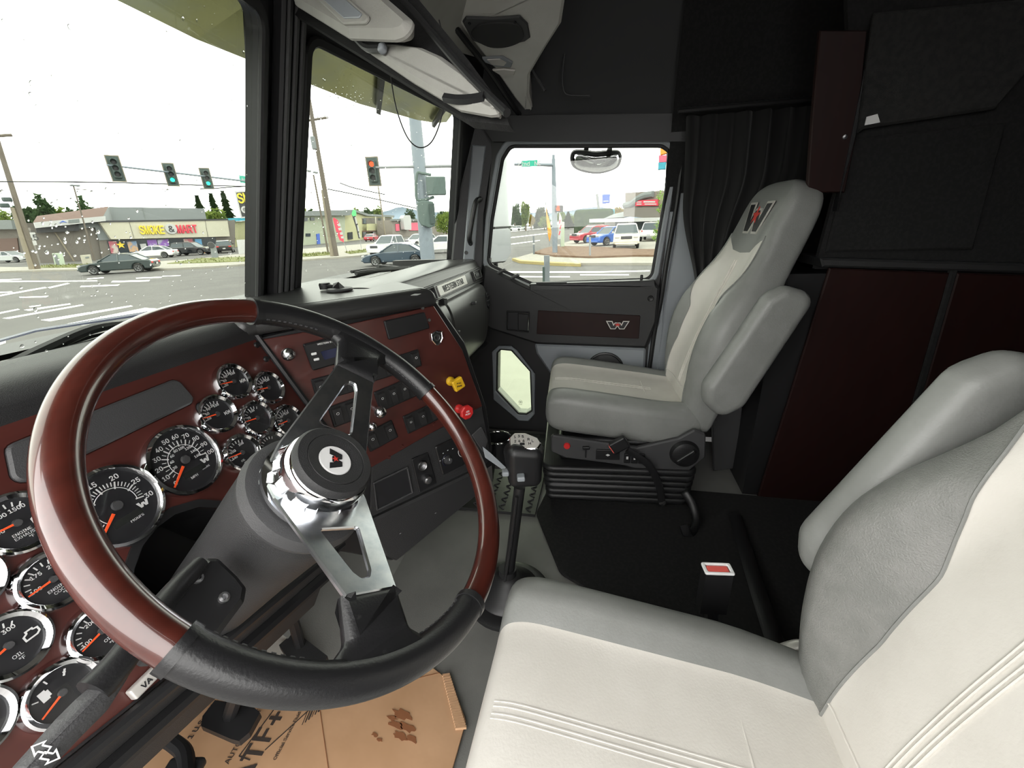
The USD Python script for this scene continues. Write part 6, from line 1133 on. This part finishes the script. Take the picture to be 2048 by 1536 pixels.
def car(lab, q, head, kind, m, z=.0, group=None, name='car'):
    body, cab, W, wr, ax = PRO[kind]; B = G_(*q) if len(q) == 2 else V(*q); B = B+V(0, 0, z); o = thing(name, lab, 'car' if kind in ('sedan', 'suv', 'bigsuv') else 'pickup truck', B, math.radians(head), group)
    P = poly2(body, .08)
    for a in ax: P = P.difference(Point(a, wr).buffer(wr+.05, quad_segs=6))
    SF_ = fr((0, W/2, 0), (1, 0, 0), (0, 0, 1)); part('car_body', slab(P, W, SF_, .07), m, o, 40, loc=True)
    cab = np.array(cab); z0, z1 = cab[:, 1].min(), cab[:, 1].max(); hw = lambda z_: W/2-.06-(z_-z0)*.30
    part('window_glass', hull([(x, s*hw(zz), zz) for x, zz in cab for s in (-1, 1)]), 'winglass', o, 20, loc=True)
    rf = [(x, zz) for x, zz in cab if zz > z1-.16]; part('car_roof', hull([(x, s*(hw(zz)+.012), zz+d) for x, zz in rf for s in (-1, 1) for d in (-.03, .025)]), m, o, 40, loc=True)
    for s in (-1, 1):
        for (x0, a), (x1, b) in ((cab[0], rf[0]), (cab[-1], rf[-1])): part('pillar', tube([V(x0, s*(hw(a)+.005), a), V(x1, s*(hw(b)+.005), b)], .045, 6), m, o, loc=True)
        xm = (cab[0][0]+cab[-1][0])/2+.1; part('pillar', tube([V(xm, s*(hw(z0)+.008), z0), V(xm-.05, s*(hw(z1-.05)+.005), z1-.05)], .04, 6), m, o, loc=True)
        part('side_mirror', rbox((cab[-1][0]-.22, s*(W/2+.08), z0+.10), (.12, .18, .13), .04), m, o, loc=True)
        part('headlight', rbox((2.36 if kind != 'bigsuv' else 2.5, s*(W/2-.30), .68 if kind == 'sedan' else .9), (.12, .36, .15), .05), 'silver', o, loc=True); part('tail_light', rbox((body[1][0]+.03, s*(W/2-.22), body[1][1]-.08), (.10, .34, .16), .04), 'redknob', o, loc=True)
        for a in ax:
            t = part('tyre', lathe([(.0, -.11), (wr*.62, -.11), (wr*.7, -.115), (wr*.97, -.10), (wr, -.05), (wr, .05), (wr*.97, .10), (wr*.7, .115), (wr*.62, .08), (0, .06)], fr((a, s*(W/2-.10), wr), (1, 0, 0), (0, 0, s)), 20), 'tyre', o, loc=True)
            F = fr((a, s*(W/2-.10), wr), (1, 0, 0), (0, 0, s)); F = F if F[1, 2]*s > 0 else fr((a, s*(W/2-.10), wr), (-1, 0, 0), (0, 0, s)); part('wheel_rim', [lathe([(wr*.50, .085), (wr*.64, .125), (wr*.68, .10), (wr*.5, .06)], F, 18), lathe([(0, .11), (wr*.16, .11), (wr*.18, .06), (0, .06)], F, 10)]+[mv(bx((wr*.34, 0, .095), (wr*.46, wr*.11, .03)), F @ trimesh.transformations.rotation_matrix(k*2*math.pi/6, [0, 0, 1])) for k in range(6)], 'rim', t, loc=True)
    fx = body[-3][0]; part('grille', rbox((fx+.0, 0, .66 if kind == 'sedan' else .88), (.10, W*.42, .22), .03), 'signblack', o, loc=True); part('number_plate', bx((body[0][0]-.04, 0, .62), (.03, .34, .16)), 'whitepaint', o, loc=True); part('bumper', rbox((fx-.0, 0, .42), (.16, W*.86, .14), .05), m, o, loc=True)
    return o
def heading(q0, q1): d = G_(*q1)-G_(*q0); return math.degrees(math.atan2(d[1], d[0]))
car('dark green black sedan turning across the junction before the smoke shop', tuple((G_(196, 546)+G_(300, 545))/2), 122, 'sedan', 'cardark')
car('white sedan parked before the smoke shop windows', tuple(G_(312, 519)), 118, 'sedan', 'carwhite', .17)
car('dark hatchback parked nose out beside the white sedan', tuple(G_(366, 516)+V(3, 1.5, 0)), -72, 'suv', 'carblack', .17)
car('black jeep parked beyond the grass island', tuple(G_(455, 509)+V(2, 2, 0)), 40, 'suv', 'carblack', .17)
car('grey green car parked at the left edge behind the leaning pole', tuple(G_(30, 528)+V(1, 2, 0)), -75, 'sedan', 'carsilver', .17); car('pale car parked at the far left edge', tuple(G_(-14, 528)+V(0, 3, 0)), -75, 'sedan', 'carsilver', .17)
car('dark blue sedan crossing before the thick blue signal pole', tuple((G_(735, 533)+G_(862, 526))/2), 100, 'sedan', 'carnavy')
car('white pickup waiting behind the dark blue sedan', tuple(G_(765, 512)+V(2, 0, 0)), 170, 'pickup', 'carwhite'); car('white sport utility car right of the thick signal pole', tuple(G_(880, 507)+V(1, 0, 0)), 110, 'suv', 'carwhite'); car('white car partly hidden behind the thick signal pole', tuple(G_(836, 497)+V(3, 1, 0)), 160, 'suv', 'carwhite'); car('dark red car parked before the yellow motel', tuple(G_(745, 484)), 10, 'sedan', 'carred', .16)
car('red sport utility car behind the blue grey mast', tuple(G_(1148, 494)+V(5, -1.6, 0)), 130, 'suv', 'carred', .17); car('bright blue sport utility car between the red and the white one', tuple(G_(1212, 498)+V(3.4, -.5, 0)), 132, 'suv', 'carblue', .17); car('white full size sport utility car facing the mulch bed', tuple(G_(1254, 503)+V(2.8, 0, 0)), 178, 'bigsuv', 'carcream', .17)
car('white pickup parked behind the white sport utility car', tuple(G_(1296, 487)+V(3, -.6, 0)), -12, 'pickup', 'carwhite', .17)
for k, (x, y, m) in enumerate(((1030, 462, 'carwhite'), (1043, 460, 'carsilver'), (1055, 459, 'carwhite'), (1066, 457, 'carwhite'))): car(f'{ORD[k]} pale parked car from the left across the side street', tuple(G_(x, y)), 100, 'suv', m, group='row of parked cars across the side street')
car('white car far along the side street', tuple(G_(1163, 456)), 180, 'suv', 'carwhite'); car('maroon roofed car parked behind the red one', tuple(G_(1185, 478)+V(0, 0, 0)), 150, 'suv', 'carred', .17)

# ------------------------------------------------------------------ trees, shrub, mountain
def leaves(rg, C, R, n, s, flat=.8):
    p = rg.normal(size=(n, 3)); p /= np.linalg.norm(p, axis=1, keepdims=True); p = C+p*np.asarray(R)*rg.uniform(.55, 1.05, (n, 1))
    d = rg.normal(size=(n, 2, 3)); d /= np.linalg.norm(d, axis=2, keepdims=True); s = s*rg.uniform(.6, 1.3, (n, 1)); a, b, c = p+d[:, 0]*s, p+d[:, 1]*s, p-d[:, 0]*s*.6-d[:, 1]*s*.6
    v = np.stack([a, b, c], 1).reshape(-1, 3); return T(v, np.arange(len(v)).reshape(-1, 3))
def broad(lab, B, h, w, m, seed, group=None, n=700, name='tree'):
    rg = np.random.default_rng(seed); o = thing(name, lab, 'tree', B, group=group); part('trunk', tube([B, B+V(0, 0, h*.6)], [h*.03, h*.015], 7), 'bark', o)
    part('foliage', [leaves(rg, B+V(rg.uniform(-.3, .3)*w, rg.uniform(-.3, .3)*w, h*(.35+.5*rg.random())), (w*.30, w*.30, h*.22), n//7, h*.055) for _ in range(7)]+[leaves(rg, B+V(0, 0, h*.6), (w*.42, w*.42, h*.33), n//2, h*.06)], m, o, smooth=False, kind='stuff')
def conifer(lab, B, h, w, seed, group=None, k=24, name='conifer_tree', dense=False):
    rg = np.random.default_rng(seed); o = thing(name, lab, 'tree', B, group=group); part('trunk', tube([B, B+V(0, 0, h*.96)], [h*.022, h*.004], 7), 'bark', o); tr = []
    for i in range(k):
        t = i/k; z = h*(.12+.86*t); r = w*.5*(1-t)**.8*rg.uniform(.75, 1.15)+.1
        for a in np.linspace(0, 2*math.pi, 9 if not dense else 13)[:-1]+rg.uniform(0, 6):
            rr = r*rg.uniform(.7, 1.15); d = V(math.cos(a), math.sin(a), 0); e = V(-d[1], d[0], 0); p0 = B+V(0, 0, z+.04*h); tip = B+d*rr+V(0, 0, z-.10*rr); wd = .42*rr+.03*h
            for s in np.linspace(.25, 1, 5):
                c = p0+(tip-p0)*s; q = wd*(1.15-s*.75); tr.append(T([c-d*q*.7+e*q, c+d*q*.8, c-d*q*.7-e*q, c+V(0, 0, -q*.5)], [[0, 1, 2], [0, 1, 3], [1, 2, 3]]))
    part('foliage', tr, 'conifer', o, smooth=False, kind='stuff')
def tree_at(kind, lab, px, ytop, wpx, dist, seed, m='broadleaf', group=None):
    d = unit(ray(px, 470)*V(1, 1, 0)); B = np.append((CAM+d*dist)[:2], GZ); tp = vt(px, ytop, B); h = tp[2]-GZ; w = np.linalg.norm(vt(px+wpx/2, ytop, B)-vt(px-wpx/2, ytop, B))
    if kind == 'c': conifer(lab, B, h, w, seed, group)
    else: broad(lab, B, h, w, m, seed, group)
for k, (x, y, w) in enumerate(((20, 425, 60), (52, 408, 30), (78, 412, 50), (110, 395, 44), (135, 410, 40), (158, 414, 36), (190, 403, 46), (222, 408, 40), (258, 410, 34), (320, 418, 40))): tree_at('b', f'{ORD[k]} tree from the left in the row behind the shop roofs', x, y, w, 120+5*(k % 3), 40+k, 'broadleaf' if k % 4 == 0 else 'conifer', 'trees behind the shop roofs')
tree_at('c', 'ragged dark conifer left of the other two behind the shop', 415, 388, 44, 105, 60); tree_at('c', 'middle dark conifer of three behind the shop', 443, 384, 44, 114, 61); tree_at('c', 'dark conifer close beside the pylon sign', 467, 379, 40, 124, 62); tree_at('b', 'yellow green bush between the conifers behind the shop', 438, 417, 40, 100, 63, 'broadleaf')
for k, (x, y, w) in enumerate(((622, 420, 16), (632, 415, 18), (670, 417, 16), (719, 412, 20), (738, 416, 26), (752, 417, 20), (762, 413, 18), (826, 420, 22), (890, 418, 30), (900, 424, 30))): tree_at('b', f'small tree, {ORD[k]} from the left in the skyline behind the motel', x, y, w, 190+9*(k % 3), 70+k, 'conifer' if k % 3 else 'broadleaf', 'trees behind the motel')
tree_at('b', 'green roadside tree beside the windscreen pillar', 893, 423, 44, 90, 85, 'broadleaf')
for k, (x, y, w, m) in enumerate(sorted(((1030, 408, 24, 'conifer'), (1052, 403, 18, 'broadleaf'), (1064, 428, 14, 'autumnleaf'), (1082, 412, 20, 'conifer'), (1094, 418, 18, 'conifer'), (1122, 424, 22, 'broadleaf'), (1136, 422, 28, 'broadleaf'), (1150, 430, 20, 'autumnleaf'), (1010, 415, 26, 'conifer'), (1190, 424, 16, 'broadleaf'), (1176, 424, 20, 'conifer'), (1236, 412, 22, 'autumnleaf'))+EXTRA)): tree_at('b' if k % 3 else 'c', f'{ORD[k]} tree from the left at the far end of the side street', x, y, w, 150+20*(k % 4), 90+k, m, 'trees along the side street')
rg = np.random.default_rng(3); B = G_(1330, 512)+V(1.5, 0, 0); o = thing('shrub', 'bright green leafy shrub at the rear edge of the passenger window', 'shrub', B); lv = []
for x, y, r in ((1322, 390, 9), (1326, 402, 10), (1322, 418, 8), (1330, 432, 9), (1318, 448, 9), (1326, 462, 11), (1314, 476, 9), (1320, 492, 9), (1330, 480, 10), (1332, 410, 10), (1312, 462, 6), (1316, 500, 6)): C = vt(x, y, B); lv.append(leaves(rg, C, (r*.034,)*3, 60, .085))
part('foliage', lv, 'shrubleaf', o, smooth=False, kind='stuff')
for k in range(5): part('branch', tube(spline([B, vt(1326, 480-k*10, B), vt(1316+k*4, 400+k*14, B)], 8), .02, 5), 'bark', o)
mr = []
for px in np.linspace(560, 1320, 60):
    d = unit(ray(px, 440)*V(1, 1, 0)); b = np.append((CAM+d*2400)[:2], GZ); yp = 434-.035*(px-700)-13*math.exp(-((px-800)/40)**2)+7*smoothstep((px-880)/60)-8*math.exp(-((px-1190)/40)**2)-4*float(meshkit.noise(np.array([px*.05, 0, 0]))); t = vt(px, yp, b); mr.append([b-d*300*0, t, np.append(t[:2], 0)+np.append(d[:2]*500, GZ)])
single('mountain', loft(np.array(mr), ring=False), 'mountain', 'mountain ridge on the horizon, coloured blue for haze', 'mountain', smooth=True, kind='structure')
